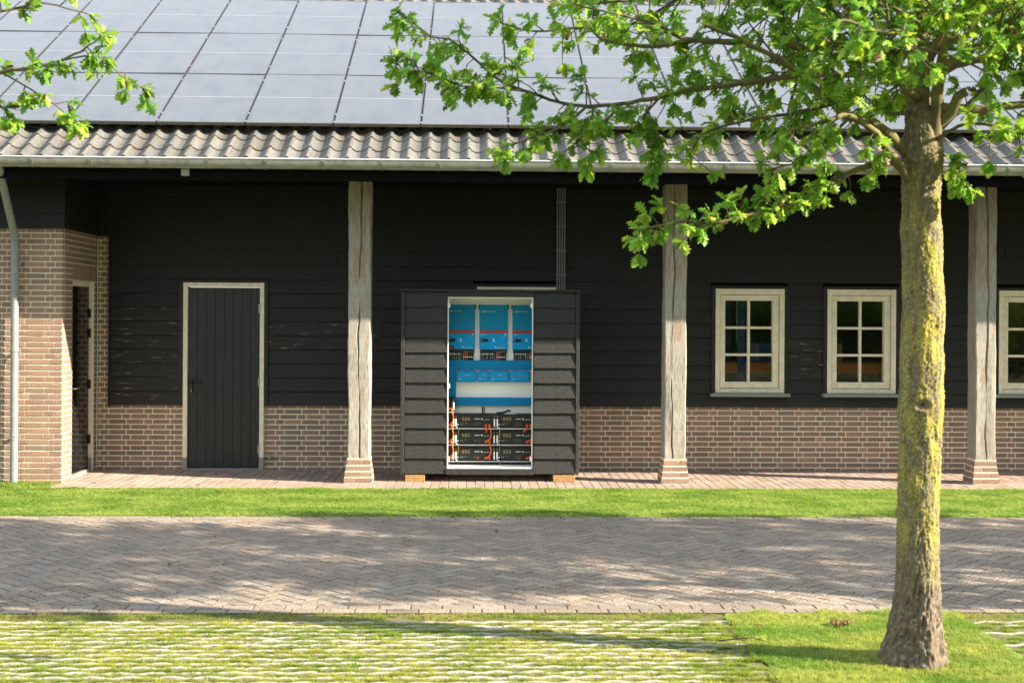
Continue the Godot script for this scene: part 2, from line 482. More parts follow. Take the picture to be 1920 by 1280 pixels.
func rib_mesh(phase: float) -> ArrayMesh:
	var b := MB.new()
	var m := 18
	var edge := func(k: int, side: float) -> Vector2:
		var x := 0.6 * k / m
		var taper := 0.55 if k == 0 or k == m else 1.0
		return Vector2(x, 0.019 * sin(TAU * x / 0.2 + phase) + side * taper * (0.0103 + 0.002 * cos(TAU * x / 0.1 + phase * 2.0)))
	for k in m:
		var a: Vector2 = edge.call(k, 1.0)
		var c: Vector2 = edge.call(k + 1, 1.0)
		var d: Vector2 = edge.call(k + 1, -1.0)
		var e: Vector2 = edge.call(k, -1.0)
		var s := 0.004
		b.quad(Vector3(a.x, 0, a.y - s), Vector3(c.x, 0, c.y - s), Vector3(d.x, 0, d.y + s), Vector3(e.x, 0, e.y + s), Vector3.UP, W)
		b.quad(Vector3(a.x, 0, a.y - s), Vector3(c.x, 0, c.y - s), Vector3(c.x, -0.006, c.y), Vector3(a.x, -0.006, a.y), Vector3(0, 0.6, 0.8), W)
		b.quad(Vector3(a.x, -0.006, a.y), Vector3(c.x, -0.006, c.y), Vector3(c.x, -0.05, c.y), Vector3(a.x, -0.05, a.y), Vector3(0, 0, 1), W)
		b.quad(Vector3(d.x, 0, d.y + s), Vector3(e.x, 0, e.y + s), Vector3(e.x, -0.05, e.y), Vector3(d.x, -0.05, d.y), Vector3(0, 0.2, -1).normalized(), W)
	for k in [0, m]:
		var a: Vector2 = edge.call(k, 1.0)
		var e: Vector2 = edge.call(k, -1.0)
		b.quad(Vector3(a.x, 0, a.y), Vector3(e.x, 0, e.y), Vector3(e.x, -0.05, e.y), Vector3(a.x, -0.05, a.y), Vector3(-1 if k == 0 else 1, 0, 0), W)
	return b.mesh()

# ------------------------------------------------------------------ brickwork
# courses of two stretchers and a header; u runs along the wall from u0 to u1, holes are Rect2 in (u, y)
func courses(u0: float, u1: float, k0: int, k1: int, shift: float, holes: Array) -> Array:
	var out := []
	var period := 0.539
	for k in range(k0, k1):
		var y := 0.036 + k * COURSE
		var u := shift + (0.0 if posmod(k, 2) == 1 else period / 2) + period * floorf((u0 - shift) / period - 1.0)
		while u < u1:
			for piece in [[0.0, 0.1075], [0.1075, 0.3235], [0.3235, 0.539]]:
				var spans := [[maxf(u + piece[0], u0), minf(u + piece[1], u1)]]
				for h in holes:
					if y + COURSE * 0.5 > h.position.y and y + COURSE * 0.5 < h.end.y:
						var cut := []
						for s in spans:
							if s[0] < h.position.x: cut.append([s[0], minf(s[1], h.position.x)])
							if s[1] > h.end.x: cut.append([maxf(s[0], h.end.x), s[1]])
						spans = cut
				for s in spans:
					if s[1] - s[0] > 0.035:
						out.append({"u": (s[0] + s[1]) / 2, "w": s[1] - s[0] - 0.0115, "y": y + COURSE / 2})
			u += period
	return out

func rects_without(u0: float, u1: float, y0: float, y1: float, holes: Array) -> Array:
	var cuts := [u0, u1]
	for h in holes:
		cuts.append(clampf(h.position.x, u0, u1)); cuts.append(clampf(h.end.x, u0, u1))
	cuts.sort()
	var out := []
	for k in cuts.size() - 1:
		if cuts[k + 1] - cuts[k] < 1e-4: continue
		var mid: float = (cuts[k] + cuts[k + 1]) / 2
		var gaps := []
		for h in holes:
			if mid > h.position.x and mid < h.end.x: gaps.append([h.position.y, h.end.y])
		gaps.sort_custom(func(a, b): return a[0] < b[0])
		var y := y0
		for g in gaps:
			if g[0] > y: out.append(Rect2(cuts[k], y, cuts[k + 1] - cuts[k], g[0] - y))
			y = maxf(y, g[1])
		if y < y1: out.append(Rect2(cuts[k], y, cuts[k + 1] - cuts[k], y1 - y))
	return out

const DOOR := Rect2(-3.59, 0.0, 0.995, 2.305)
const DOOR2 := Rect2(0.025, 0.0, 0.995, 2.275)
const WINDOWS := [Rect2(2.998, 0.972, 0.865, 1.298), Rect2(4.402, 0.972, 0.865, 1.298), Rect2(6.57, 0.972, 0.865, 1.298)]
const SIDE := -4.655
const FRONT := 1.3

func build_barn() -> void:
	var barn := thing("barn", "long black boarded barn on a brick plinth with solar roof and open oak gallery", "building")
	var brick_tone := func():
		var base: Color = [Color(0.375, 0.24, 0.178), Color(0.345, 0.218, 0.162), Color(0.325, 0.222, 0.172), Color(0.285, 0.22, 0.178), Color(0.41, 0.265, 0.19)][rng.randi() % 5]
		return tone(base, 0.10)
	var variants := []
	for k in 12: variants.append(boxmesh(Vector3(0.2, 0.0515, 0.06), 0.0035, brick_tone.call()))
	var unit := boxmesh(Vector3(0.2, 0.0515, 0.06), 0.0035)
	var all := []
	var add := func(list: Array, frame: Transform3D) -> void:
		for q in list:
			var jit := Basis(Vector3(0, 1, 0), rng.randf_range(-0.008, 0.008)) * Basis(Vector3(0, 0, 1), rng.randf_range(-0.006, 0.006))
			var t := frame * Transform3D(jit.scaled_local(Vector3(q.w / 0.2, rng.randf_range(0.97, 1.02), 1)), Vector3(q.u, q.y, -0.03 + rng.randf_range(-0.0015, 0.0015)))
			all.append({"t": t, "key": reach(t.origin)})
	var back := Transform3D()
	var front := Transform3D(Basis(), Vector3(0, 0, FRONT))
	var side := Transform3D(Basis(Vector3(0, 0, -1), Vector3.UP, Vector3(1, 0, 0)), Vector3(SIDE, 0, FRONT))   # u runs back from the front corner
	add.call(courses(SIDE + 0.004, 16.0, -1, 13, -2.187, [DOOR, DOOR2]), back)
	add.call(courses(SIDE + 0.004, -4.40, 13, 44, -2.187, []), back)
	add.call(courses(-7.4, SIDE - 0.001, -1, 44, -4.855, []), front)
	var side_door := Rect2(0.358, 0.0, 0.846, 2.303)
	var soldier := Rect2(0.354, 2.303, 0.92, 0.187)
	add.call(courses(0.066, FRONT - 0.004, -1, 44, 0.2, [side_door, soldier]), side)
	for k in 14:
		var t := side * Transform3D(Basis(Vector3(0, 0, 1), PI / 2).scaled_local(Vector3(0.9, 1.0, 1)), Vector3(0.387 + k * 0.0655, 2.398, -0.03))
		all.append({"t": t, "key": 9.0})
	# the brick feet under the posts come first: they stand nearest
	var posts := [[-1.314, 0.252], [2.305, 0.248], [5.905, 0.24], [9.45, 0.25]]
	lay(all, variants, unit, mats.brick, barn, "brick", 252, brick_tone)
	# mortar behind the bricks, with the wall's thickness
	var mortar := MB.new()
	for r in rects_without(SIDE, 16.0, -0.1, 0.9, [DOOR, DOOR2]):
		mortar.span(Vector3(r.position.x, r.position.y, -0.3), Vector3(r.end.x, r.end.y, -0.0045), W)
	mortar.span(Vector3(SIDE, 0.9, -0.3), Vector3(-4.44, 2.86, -0.0045), W)
	mortar.span(Vector3(-7.4, -0.1, 1.0), Vector3(SIDE - 0.0075, 2.875, FRONT - 0.0075), W)
	for r in rects_without(0.3, FRONT - 0.003, -0.1, 2.875, [side_door]):
		mortar.span(Vector3(SIDE - 0.30, r.position.y, FRONT - r.end.x), Vector3(SIDE - 0.0075, r.end.y, FRONT - r.position.x), W)
	put("brick_wall", mortar.mesh(), mats.mortar, barn)
	# the timber frame wall behind the boards, with openings for windows and doors
	var openings := [DOOR, DOOR2]
	for w in WINDOWS: openings.append(w)
	var core := MB.new()
	for r in rects_without(-4.44, 16.0, 0.9, 3.75, openings):
		core.span(Vector3(r.position.x, r.position.y, -0.28), Vector3(r.end.x, r.end.y, -0.012), W)
	core.span(Vector3(SIDE, 2.86, -0.28), Vector3(-4.44, 3.75, -0.012), W)
	core.span(Vector3(-7.4, 2.875, 1.02), Vector3(SIDE - 0.01, 3.75, FRONT - 0.01), W)
	core.span(Vector3(SIDE - 0.28, 2.875, -0.28), Vector3(SIDE - 0.01, 3.75, 1.02), W)
	put("timber_wall", core.mesh(), mats.black, barn)
	# weatherboards, each its own piece; the bottom edge of each stands proud of the one below
	var pitch := 0.1722
	var lean := Basis(Vector3.RIGHT, -0.165)
	var holes := []
	for h in openings: holes.append(h.grow_individual(0.05, 0.0, 0.05, 0.04))
	for k in 17:
		var y := 0.795 + k * pitch
		var spans := [[-4.477, 16.0]]
		for h in holes:
			if y + pitch * 0.9 > h.position.y and y + 0.02 < h.end.y:
				var cut := []
				for s in spans:
					if s[0] < h.position.x: cut.append([s[0], minf(s[1], h.position.x)])
					if s[1] > h.end.x: cut.append([maxf(s[0], h.end.x), s[1]])
				spans = cut
		for s in spans:
			if s[1] - s[0] < 0.06: continue
			var a: float = s[0]
			while a < s[1] - 0.05:
				var z: float = minf(s[1], a + rng.randf_range(2.6, 4.4))
				if s[1] - z < 0.9: z = s[1]
				var is_worn: bool = (a < -3.6 and k < 7) or (a < -2.0 and a > -3.0 and k in [4, 5]) or (a > 3.8 and a < 4.4 and k in [2, 3, 4])
				put("board", boxmesh(Vector3(z - a - 0.003, pitch + 0.028, 0.022), 0.002), mats.board_worn if is_worn else mats.board, barn, Vector3((a + z) / 2, y + pitch / 2 + 0.012, 0.024 + rng.randf_range(-0.0015, 0.0015)), lean * Basis(Vector3(0, 0, 1), rng.randf_range(-0.0012, 0.0012)))
				a = z
	for k in 5:
		var y := 2.868 + k * pitch
		put("board", boxmesh(Vector3(2.75, pitch + 0.028, 0.022), 0.002), mats.board, barn, Vector3(SIDE + 0.03 - 1.375, y + pitch / 2 + 0.012, FRONT + 0.024), lean)
		put("board", boxmesh(Vector3(1.27, pitch + 0.028, 0.022), 0.002), mats.board, barn, Vector3(SIDE + 0.024, y + pitch / 2 + 0.012, FRONT - 0.66), Basis(Vector3.UP, PI / 2) * lean)
		put("board", boxmesh(Vector3(0.19, pitch + 0.028, 0.022), 0.002), mats.board, barn, Vector3(SIDE + 0.115, y + pitch / 2 + 0.012, 0.026), lean)
	# black trim: corner strip beside the bricks, strips beside the doors and windows
	spanput("trim_strip", Vector3(-4.50, 0.785, 0.0), Vector3(-4.477, 3.5, 0.055), mats.black_up, barn, 0.002)
	for h in openings:
		var bottom: float = 0.79 if h.position.y < 0.5 else h.position.y - 0.03
		for e in [h.position.x - 0.052, h.end.x + 0.004]:
			spanput("trim_strip", Vector3(e, bottom, 0.0), Vector3(e + 0.048, h.end.y + 0.004, 0.058), mats.black_up, barn, 0.002)
		spanput("trim_strip", Vector3(h.position.x - 0.052, h.end.y + 0.006, 0.0), Vector3(h.end.x + 0.052, h.end.y + 0.036, 0.060), mats.board, barn, 0.002)
	make_door(barn, DOOR, true)
	make_door(barn, DOOR2, false)
	for w in WINDOWS: make_window(barn, w)
	make_side_door(barn)
	for p in posts:
		make_post(barn, p[0], p[1])
		make_post_base(barn, p[0], p[1] + 0.012, variants)
	make_roof(barn)
	make_gutter(barn)
	make_downpipe(barn)
	# grey conduits down the boards to the cabinet
	for k in 4:
		put("conduit", tube_mesh([Vector3(1.018 + k * 0.03, 1.9, 0.075), Vector3(1.018 + k * 0.03, 3.6, 0.075)], [0.0095, 0.0095], 8), mats.grey, barn)
	for y in [2.42, 2.72, 3.02, 3.32]:
		spanput("conduit_clamp", Vector3(1.0, y, 0.05), Vector3(1.128, y + 0.016, 0.0875), mats.grey, barn, 0.002)
	# hook that holds the open door
	var hook := MB.new()
	hook.span(Vector3(-2.60, 0.150, -0.003), Vector3(-2.36, 0.186, 0.012), W, 0.003)
	hook.span(Vector3(-2.60, 0.158, 0.012), Vector3(-2.48, 0.178, 0.04), W, 0.004)
	hook.box(Vector3(-2.52, 0.150, 0.045), Vector3(0.03, 0.045, 0.03), W, 0.006)
	put("door_hook", hook.mesh(), mats.clamp, barn)

func tube_mesh(pts: Array, rad: Array, sides: int, col := W) -> ArrayMesh:
	var b := MB.new()
	b.tube(pts, rad, sides, col)
	return b.mesh()

func make_door(barn: Node3D, r: Rect2, shown: bool) -> void:
	var d := node("door", barn)
	d.position = Vector3(r.position.x, 0, 0)
	var w := r.size.x
	var h := r.size.y
	var f := MB.new()
	f.span(Vector3(0, 0.15, -0.1), Vector3(0.055, h, 0.045), W, 0.003)
	f.span(Vector3(w - 0.055, 0.15, -0.1), Vector3(w, h, 0.045), W, 0.003)
	f.span(Vector3(0.055, h - 0.055, -0.1), Vector3(w - 0.055, h - 0.001, 0.044), W, 0.003)
	put("frame", f.mesh(), mats.cream, d)
	for x in [0.0, w - 0.055]:
		spanput("plinth_block", Vector3(x - 0.002, 0, -0.1), Vector3(x + 0.057, 0.15, 0.047), mats.stone, d, 0.003)
	spanput("threshold", Vector3(0.055, 0.0, -0.12), Vector3(w - 0.055, 0.014, 0.05), mats.stone, d, 0.002)
	var leaf := spanput("leaf", Vector3(0.06, 0.02, -0.05), Vector3(w - 0.06, h - 0.06, -0.012), mats.door, d)
	var n := 8
	var step := (w - 0.126) / n
	for k in n:
		put("plank", boxmesh(Vector3(step - 0.0005, h - 0.085, 0.022), 0.0025), mats.door, leaf, Vector3((k - n * 0.5 + 0.5) * step, 0.0, 0.0265))
	if not shown: return
	for y in [0.20, 1.02, 1.93]:
		spanput("hinge", Vector3(w - 0.072, y, 0.0), Vector3(w - 0.048, y + 0.11, 0.052), mats.clamp, d, 0.004)
	var lock := MB.new()
	lock.box(Vector3(0.098, 1.03, 0.022), Vector3(0.045, 0.15, 0.014), W, 0.003)
	lock.box(Vector3(0.155, 1.075, 0.055), Vector3(0.15, 0.022, 0.028), W, 0.006)
	lock.box(Vector3(0.098, 1.075, 0.04), Vector3(0.03, 0.03, 0.04), W, 0.004)
	put("handle", lock.mesh(), mats.dark, d)
	put("key", boxmesh(Vector3(0.008, 0.045, 0.02), 0.002), mats.brass, d, Vector3(0.105, 0.975, 0.04))

func make_window(barn: Node3D, r: Rect2) -> void:
	var o := node("window", barn, Vector3(r.position.x, r.position.y, 0))
	var w := r.size.x
	var h := r.size.y
	var f := MB.new()
	f.span(Vector3(0, 0, -0.06), Vector3(0.056, h, 0.062), W, 0.003)
	f.span(Vector3(w - 0.062, 0, -0.06), Vector3(w, h, 0.062), W, 0.003)
	f.span(Vector3(0.056, h - 0.075, -0.06), Vector3(w - 0.062, h - 0.001, 0.0615), W, 0.003)
	f.span(Vector3(0.056, 0.001, -0.06), Vector3(w - 0.062, 0.055, 0.0615), W, 0.003)
	put("frame", f.mesh(), mats.cream, o)
	var x0 := 0.061
	var x1 := w - 0.067
	var y0 := 0.060
	var y1 := h - 0.080
	var s := MB.new()
	s.span(Vector3(x0, y0, -0.04), Vector3(x0 + 0.064, y1, 0.04), W, 0.004)
	s.span(Vector3(x1 - 0.078, y0, -0.04), Vector3(x1, y1, 0.04), W, 0.004)
	s.span(Vector3(x0 + 0.064, y1 - 0.068, -0.04), Vector3(x1 - 0.078, y1 - 0.001, 0.0395), W, 0.004)
	s.span(Vector3(x0 + 0.064, y0 + 0.001, -0.04), Vector3(x1 - 0.078, y0 + 0.078, 0.0395), W, 0.004)
	var sash := put("sash", s.mesh(), mats.cream, o)
	x0 += 0.064; x1 -= 0.078; y0 += 0.078; y1 -= 0.068
	var mid := (x0 + x1) / 2
	spanput("glazing_bar", Vector3(mid - 0.016, y0, -0.014), Vector3(mid + 0.016, y1, 0.032), mats.cream, sash, 0.004)
	var ph := (y1 - y0) / 3
	for k in [1, 2]:
		for e in [[x0, mid - 0.016], [mid + 0.016, x1]]:
			spanput("glazing_bar", Vector3(e[0], y0 + ph * k - 0.016, -0.014), Vector3(e[1], y0 + ph * k + 0.016, 0.0315), mats.cream, sash, 0.004)
	for k in 3:
		for e in [[x0, mid - 0.016], [mid + 0.016, x1]]:
			var q := QuadMesh.new()
			q.size = Vector2(e[1] - e[0], ph - (0.032 if k == 1 else 0.016))
			put("pane", q, mats.glass, sash, Vector3((e[0] + e[1]) / 2, y0 + ph * k + (ph / 2 if k == 1 else ph / 2 - 0.008 if k == 0 else ph / 2 + 0.008), 0.008), Basis(Vector3(rng.randf_range(-0.4, 0.4), 1, 0).normalized(), rng.randf_range(-0.006, 0.006)))
			put("pane", q, mats.glass, sash, Vector3((e[0] + e[1]) / 2, y0 + ph * k + (ph / 2 if k == 1 else ph / 2 - 0.008 if k == 0 else ph / 2 + 0.008), -0.008), Basis(Vector3(rng.randf_range(-0.4, 0.4), 1, 0).normalized(), rng.randf_range(-0.006, 0.006)))
	var si := MB.new()
	si.span(Vector3(-0.065, -0.045, -0.02), Vector3(w + 0.065, -0.002, 0.125), W, 0.004)
	put("sill", si.mesh(), mats.sill, o)

func make_side_door(barn: Node3D) -> void:
	var d := node("side_door", barn, Vector3(SIDE, 0, 0))
	var f := MB.new()
	f.span(Vector3(-0.2, 0.16, 0.098), Vector3(-0.03, 2.30, 0.165), W, 0.003)
	f.span(Vector3(-0.2, 0.16, 0.872), Vector3(-0.03, 2.30, 0.940), W, 0.003)
	f.span(Vector3(-0.2, 2.235, 0.165), Vector3(-0.031, 2.299, 0.872), W, 0.003)
	put("frame", f.mesh(), mats.cream, d)
	for z in [0.096, 0.871]:
		spanput("plinth_block", Vector3(-0.2, 0, z), Vector3(-0.028, 0.16, z + 0.071), mats.stone, d, 0.003)
	spanput("threshold", Vector3(-0.2, 0.0, 0.168), Vector3(-0.01, 0.03, 0.87), mats.stone, d, 0.003)
	var leaf := spanput("leaf", Vector3(-0.11, 0.035, 0.17), Vector3(-0.043, 2.23, 0.868), mats.gloss, d)
	for y in [0.33, 1.0, 1.62, 1.86]:
		spanput("hinge", Vector3(-0.05, y, 0.152), Vector3(-0.022, y + 0.11, 0.178), mats.dark, d, 0.003)
	put("handle", tube_mesh([Vector3(0.033, -0.10, 0.29), Vector3(0.085, -0.10, 0.29), Vector3(0.085, -0.10, 0.18)], [0.009, 0.009, 0.008], 8), mats.clamp, leaf)

# old oak post, roughly squared, with a drying crack down its face
func make_post(barn: Node3D, x: float, w: float) -> void:
	var b := MB.new()
	var rows := 80
	var phase := x * 3.7
	var section := func(k: int) -> Array:
		var y := 0.285 + (3.43 - 0.285) * k / rows
		var hw := w / 2
		var crack := hw * (0.1 * sin(y * 2.1 + phase) + 0.16 * waves.get_noise_2d(y * 1.6, phase) + (-0.25 if x > 2.0 and x < 3.0 else 0.12 if x > 3.0 else 0.05))
		var open := clampf(waves.get_noise_2d(y * 0.8, phase + 9.0) * 0.035 + 0.009, 0.001, 0.014)
		var pts := []
		var jig := func(i: float) -> float: return 0.011 * waves.get_noise_3d(y * 1.1, i * 0.9, phase) + 0.004 * waves.get_noise_3d(y * 6.0, i * 2.0, phase + 4)
		var face := [-hw + 0.012, -hw * 0.5, crack - open, crack, crack + open, hw * 0.55, hw - 0.012]
		for i in face.size():
			pts.append(Vector3(x + face[i] + (jig.call(float(i)) if i == 0 or i == 6 else 0.0), y, FRONT + jig.call(i + 20.0) * 0.7 - (0.03 if i == 3 and open > 0.0012 else 0.0)))
		pts.append(Vector3(x + hw + jig.call(6.0), y, FRONT - 0.014 + jig.call(26.0) * 0.7))
		pts.append(Vector3(x + hw + jig.call(8.0), y, FRONT - w * 0.5))
		pts.append(Vector3(x + hw + jig.call(9.0), y, FRONT - w))
		pts.append(Vector3(x - hw + jig.call(10.0), y, FRONT - w))
		pts.append(Vector3(x - hw + jig.call(11.0), y, FRONT - w * 0.5))
		pts.append(Vector3(x - hw + jig.call(0.0), y, FRONT - 0.014 + jig.call(20.0) * 0.7))
		return pts
	var prev: Array = section.call(0)
	for k in rows:
		var next: Array = section.call(k + 1)
		for i in prev.size():
			var j := (i + 1) % prev.size()
			var nn: Vector3 = (prev[j] - prev[i]).cross(next[i] - prev[i]).normalized()
			if nn.dot((prev[i] + prev[j]) * 0.5 - Vector3(x, prev[i].y, FRONT - w * 0.5)) < 0.0: nn = -nn
			var st := waves.get_noise_3d(prev[i].y * 1.3, float(i) * 0.7, phase + 30.0)
			var col := Color(0.37, 0.358, 0.335).lerp(Color(0.34, 0.235, 0.155), clampf(0.08 + st * 1.4 + (0.3 if prev[i].y > 2.3 else -0.15), 0, 0.75))
			b.quad(prev[i], prev[j], next[j], next[i], nn, col)
		prev = next
	put("post", b.mesh(), mats.oak, barn)

func make_post_base(barn: Node3D, x: float, w: float, variants: Array) -> void:
	var base := node("post_base", barn, Vector3(x, 0, FRONT - w / 2))
	var core := MB.new()
	var sizes := [w + 0.062, w + 0.047, w + 0.024, w + 0.006]
	for k in 4:
		var s: float = sizes[k]
		var y := 0.012 + k * 0.066
		core.box(Vector3(0, y + 0.026, 0), Vector3(s - 0.014, 0.076, s - 0.014), W)
		for z in [-1.0, 1.0]:
			var a := s * (0.66 if k % 2 else 0.36)
			var flip := 1.0 if z > 0 else -1.0
			for piece in [[-s / 2, -s / 2 + a - 0.006], [-s / 2 + a + 0.006, s / 2]]:
				var o := put("brick", variants[rng.randi() % variants.size()], mats.brick, base, Vector3((piece[0] + piece[1]) / 2 * flip, y + 0.026, z * s * 0.253))
				o.scale = Vector3((piece[1] - piece[0]) / 0.2, 1.0, s * 0.492 / 0.06)
	core.box(Vector3(0, 0.276, 0), Vector3(w + 0.004, 0.018, w + 0.004), W, 0.006)
	put("mortar", core.mesh(), mats.mortar, base)

const SLOPE := 0.5658   # tangent of the roof pitch
func roof_y(z: float) -> float: return 3.54 + (2.2 - z) * SLOPE

func make_roof(barn: Node3D) -> void:
	var roof := MB.new()
	var th := atan(SLOPE)
	var ridge := -3.6
	var quad_slab := func(z0: float, y0: float, z1: float, y1: float, t: float) -> void:
		var nn := Vector3(0, z0 - z1, y1 - y0).normalized()
		if nn.y < 0: nn = -nn
		var a := [Vector3(-9.5, y0, z0), Vector3(16.5, y0, z0), Vector3(16.5, y1, z1), Vector3(-9.5, y1, z1)]
		roof.quad(a[0], a[1], a[2], a[3], nn, W)
		var d := Vector3(0, -t, 0)
		roof.quad(a[0] + d, a[1] + d, a[2] + d, a[3] + d, -nn, W)
		roof.quad(a[0], a[1], a[1] + d, a[0] + d, Vector3(0, 0, signf(z0 - z1)), W)
		for e in [[0, 3, -1.0], [1, 2, 1.0]]:
			roof.quad(a[e[0]], a[e[1]], a[e[1]] + d, a[e[0]] + d, Vector3(e[2], 0, 0), W)
	quad_slab.call(2.10, roof_y(2.10) - 0.03, ridge, roof_y(ridge) - 0.03, 0.12)
	quad_slab.call(-9.4, roof_y(2.2) - 0.03, ridge, roof_y(ridge) - 0.03, 0.12)
	var r := put("roof", roof.mesh(), mats.black, barn)
	# eaves: fascia, soffit and the beam that the posts carry
	spanput("fascia", Vector3(-9.5, 3.345, 2.085), Vector3(16.4, 3.545, 2.12), mats.black, barn, 0.003)
	spanput("soffit", Vector3(-9.5, 3.50, 0.02), Vector3(16.4, 3.535, 2.085), mats.black, barn)
	spanput("beam", Vector3(SIDE + 0.06, 3.428, 1.03), Vector3(16.4, 3.50, 1.31), mats.black, barn, 0.004)
	spanput("wall_box", Vector3(-3.142, 3.383, 2.12), Vector3(-3.055, 3.467, 2.165), mats.stone, barn, 0.008)
	# pantiles: three and a half courses show below the panels, more above them
	var tone_t := func(): return tone(Color(0.142, 0.139, 0.133), 0.18, 0.25)
	var kinds := []
	for k in 8: kinds.append(tile_mesh(tone_t.call()))
	var plain := tile_mesh(W)
	var up := Basis(Vector3.RIGHT, th)   # local -z runs up the slope
	var tile_at := func(k: int, x: float) -> Transform3D:
		var z := 2.2 - k * 0.3 * cos(th)
		return Transform3D(up * Basis(Vector3.RIGHT, -0.06 + rng.randf_range(-0.005, 0.005)) * Basis(Vector3.UP, rng.randf_range(-0.006, 0.006)), Vector3(x, roof_y(z) + 0.010 + rng.randf_range(-0.002, 0.002), z))
	for k in 4:
		for c in 62:
			put("roof_tile", kinds[rng.randi() % 8], mats.tile, r).transform = tile_at.call(k, -6.315 + c * 0.2155)
	var rest := []
	var tints := []
	for k in range(18, 23):
		for c in 118:
			rest.append(tile_at.call(k, -9.33 + c * 0.2155)); tints.append(tone_t.call())
	for k in 4:
		for c in 118:
			if c < 14 or c >= 76:
				rest.append(tile_at.call(k, -9.332 + c * 0.2155)); tints.append(tone_t.call())
	scatter("roof_tile", plain, mats.tile, r, rest, tints)
	var cap := MB.new()
	cap.tube([Vector3(-9.5, roof_y(ridge) + 0.03, ridge), Vector3(16.5, roof_y(ridge) + 0.03, ridge)], [0.11, 0.11], 12, Color(0.17, 0.16, 0.14))
	put("ridge", cap.mesh(), mats.tile, r)
	# gable ends and the wall at the back, with its wide opening
	var shell := MB.new()
	for x in [-7.4, 16.0]:
		shell.span(Vector3(x - 0.1, 0, -9.1), Vector3(x + 0.1, 3.6, 0.0 if x > 0 else 1.2), W)
		shell.tri(Vector3(x, 3.6, -9.3), Vector3(x, 3.6, 2.0), Vector3(x, roof_y(ridge) - 0.05, ridge), Vector3(signf(x), 0, 0), W)
	for s in rects_without(-7.4, 16.0, 0.0, 3.6, [Rect2(-6.0, 0.0, 6.0, 3.2)]):
		shell.span(Vector3(s.position.x, s.position.y, -9.1), Vector3(s.end.x, s.end.y, -8.9), W)
	put("rear_wall", shell.mesh(), mats.black, barn)
	spanput("indoor_floor", Vector3(-7.3, -0.05, -8.9), Vector3(15.9, 0.0, -0.31), mats.stone, barn)

func tile_mesh(col: Color) -> ArrayMesh:
	# an S-shaped pantile: u across (cover width 0.2155), local z from 0 (lower edge) to -0.34
	var b := MB.new()
	var m := 14
	var wide := 0.2265
	var rise := func(u: float) -> float:
		var a := u / 0.2155
		return 0.046 * pow(0.5 + 0.5 * cos(TAU * (a - 0.90)), 1.4) + 0.010 * clampf((a - 0.82) * 8.0, 0, 1)
	var prof := []
	for k in m + 1:
		var u := wide * k / m
		prof.append(Vector2(u, rise.call(u)))
	for k in m:
		var a: Vector2 = prof[k]
		var c: Vector2 = prof[k + 1]
		var e := 0.002
		var na := Vector3(-(rise.call(a.x + e) - rise.call(a.x - e)) / (2 * e), 1, 0).normalized()
		var nc := Vector3(-(rise.call(c.x + e) - rise.call(c.x - e)) / (2 * e), 1, 0).normalized()
		var i0 := b.vert(Vector3(a.x, a.y, -0.004), na, col)
		var i1 := b.vert(Vector3(c.x, c.y, -0.004), nc, col)
		var i2 := b.vert(Vector3(c.x, c.y, -0.34), nc, col)
		var i3 := b.vert(Vector3(a.x, a.y, -0.34), na, col)
		b.tri_i(i0, i1, i2); b.tri_i(i0, i2, i3)
		b.quad(Vector3(a.x, a.y, -0.004), Vector3(c.x, c.y, -0.004), Vector3(c.x, c.y - 0.004, 0), Vector3(a.x, a.y - 0.004, 0), Vector3(0, 0.7, 0.7), col)
		b.quad(Vector3(a.x, a.y - 0.004, 0), Vector3(c.x, c.y - 0.004, 0), Vector3(c.x, c.y - 0.018, 0), Vector3(a.x, a.y - 0.018, 0), Vector3(0, 0, 1), col)
		b.quad(Vector3(a.x, a.y - 0.018, 0), Vector3(c.x, c.y - 0.018, 0), Vector3(c.x, c.y - 0.012, -0.34), Vector3(a.x, a.y - 0.012, -0.34), Vector3(0, -1, 0), col)
	for k in [0, m]:
		var a: Vector2 = prof[k]
		b.quad(Vector3(a.x, a.y, 0), Vector3(a.x, a.y, -0.34), Vector3(a.x, a.y - 0.016, -0.34), Vector3(a.x, a.y - 0.016, 0), Vector3(-1 if k == 0 else 1, 0, 0), col)
	return b.mesh()

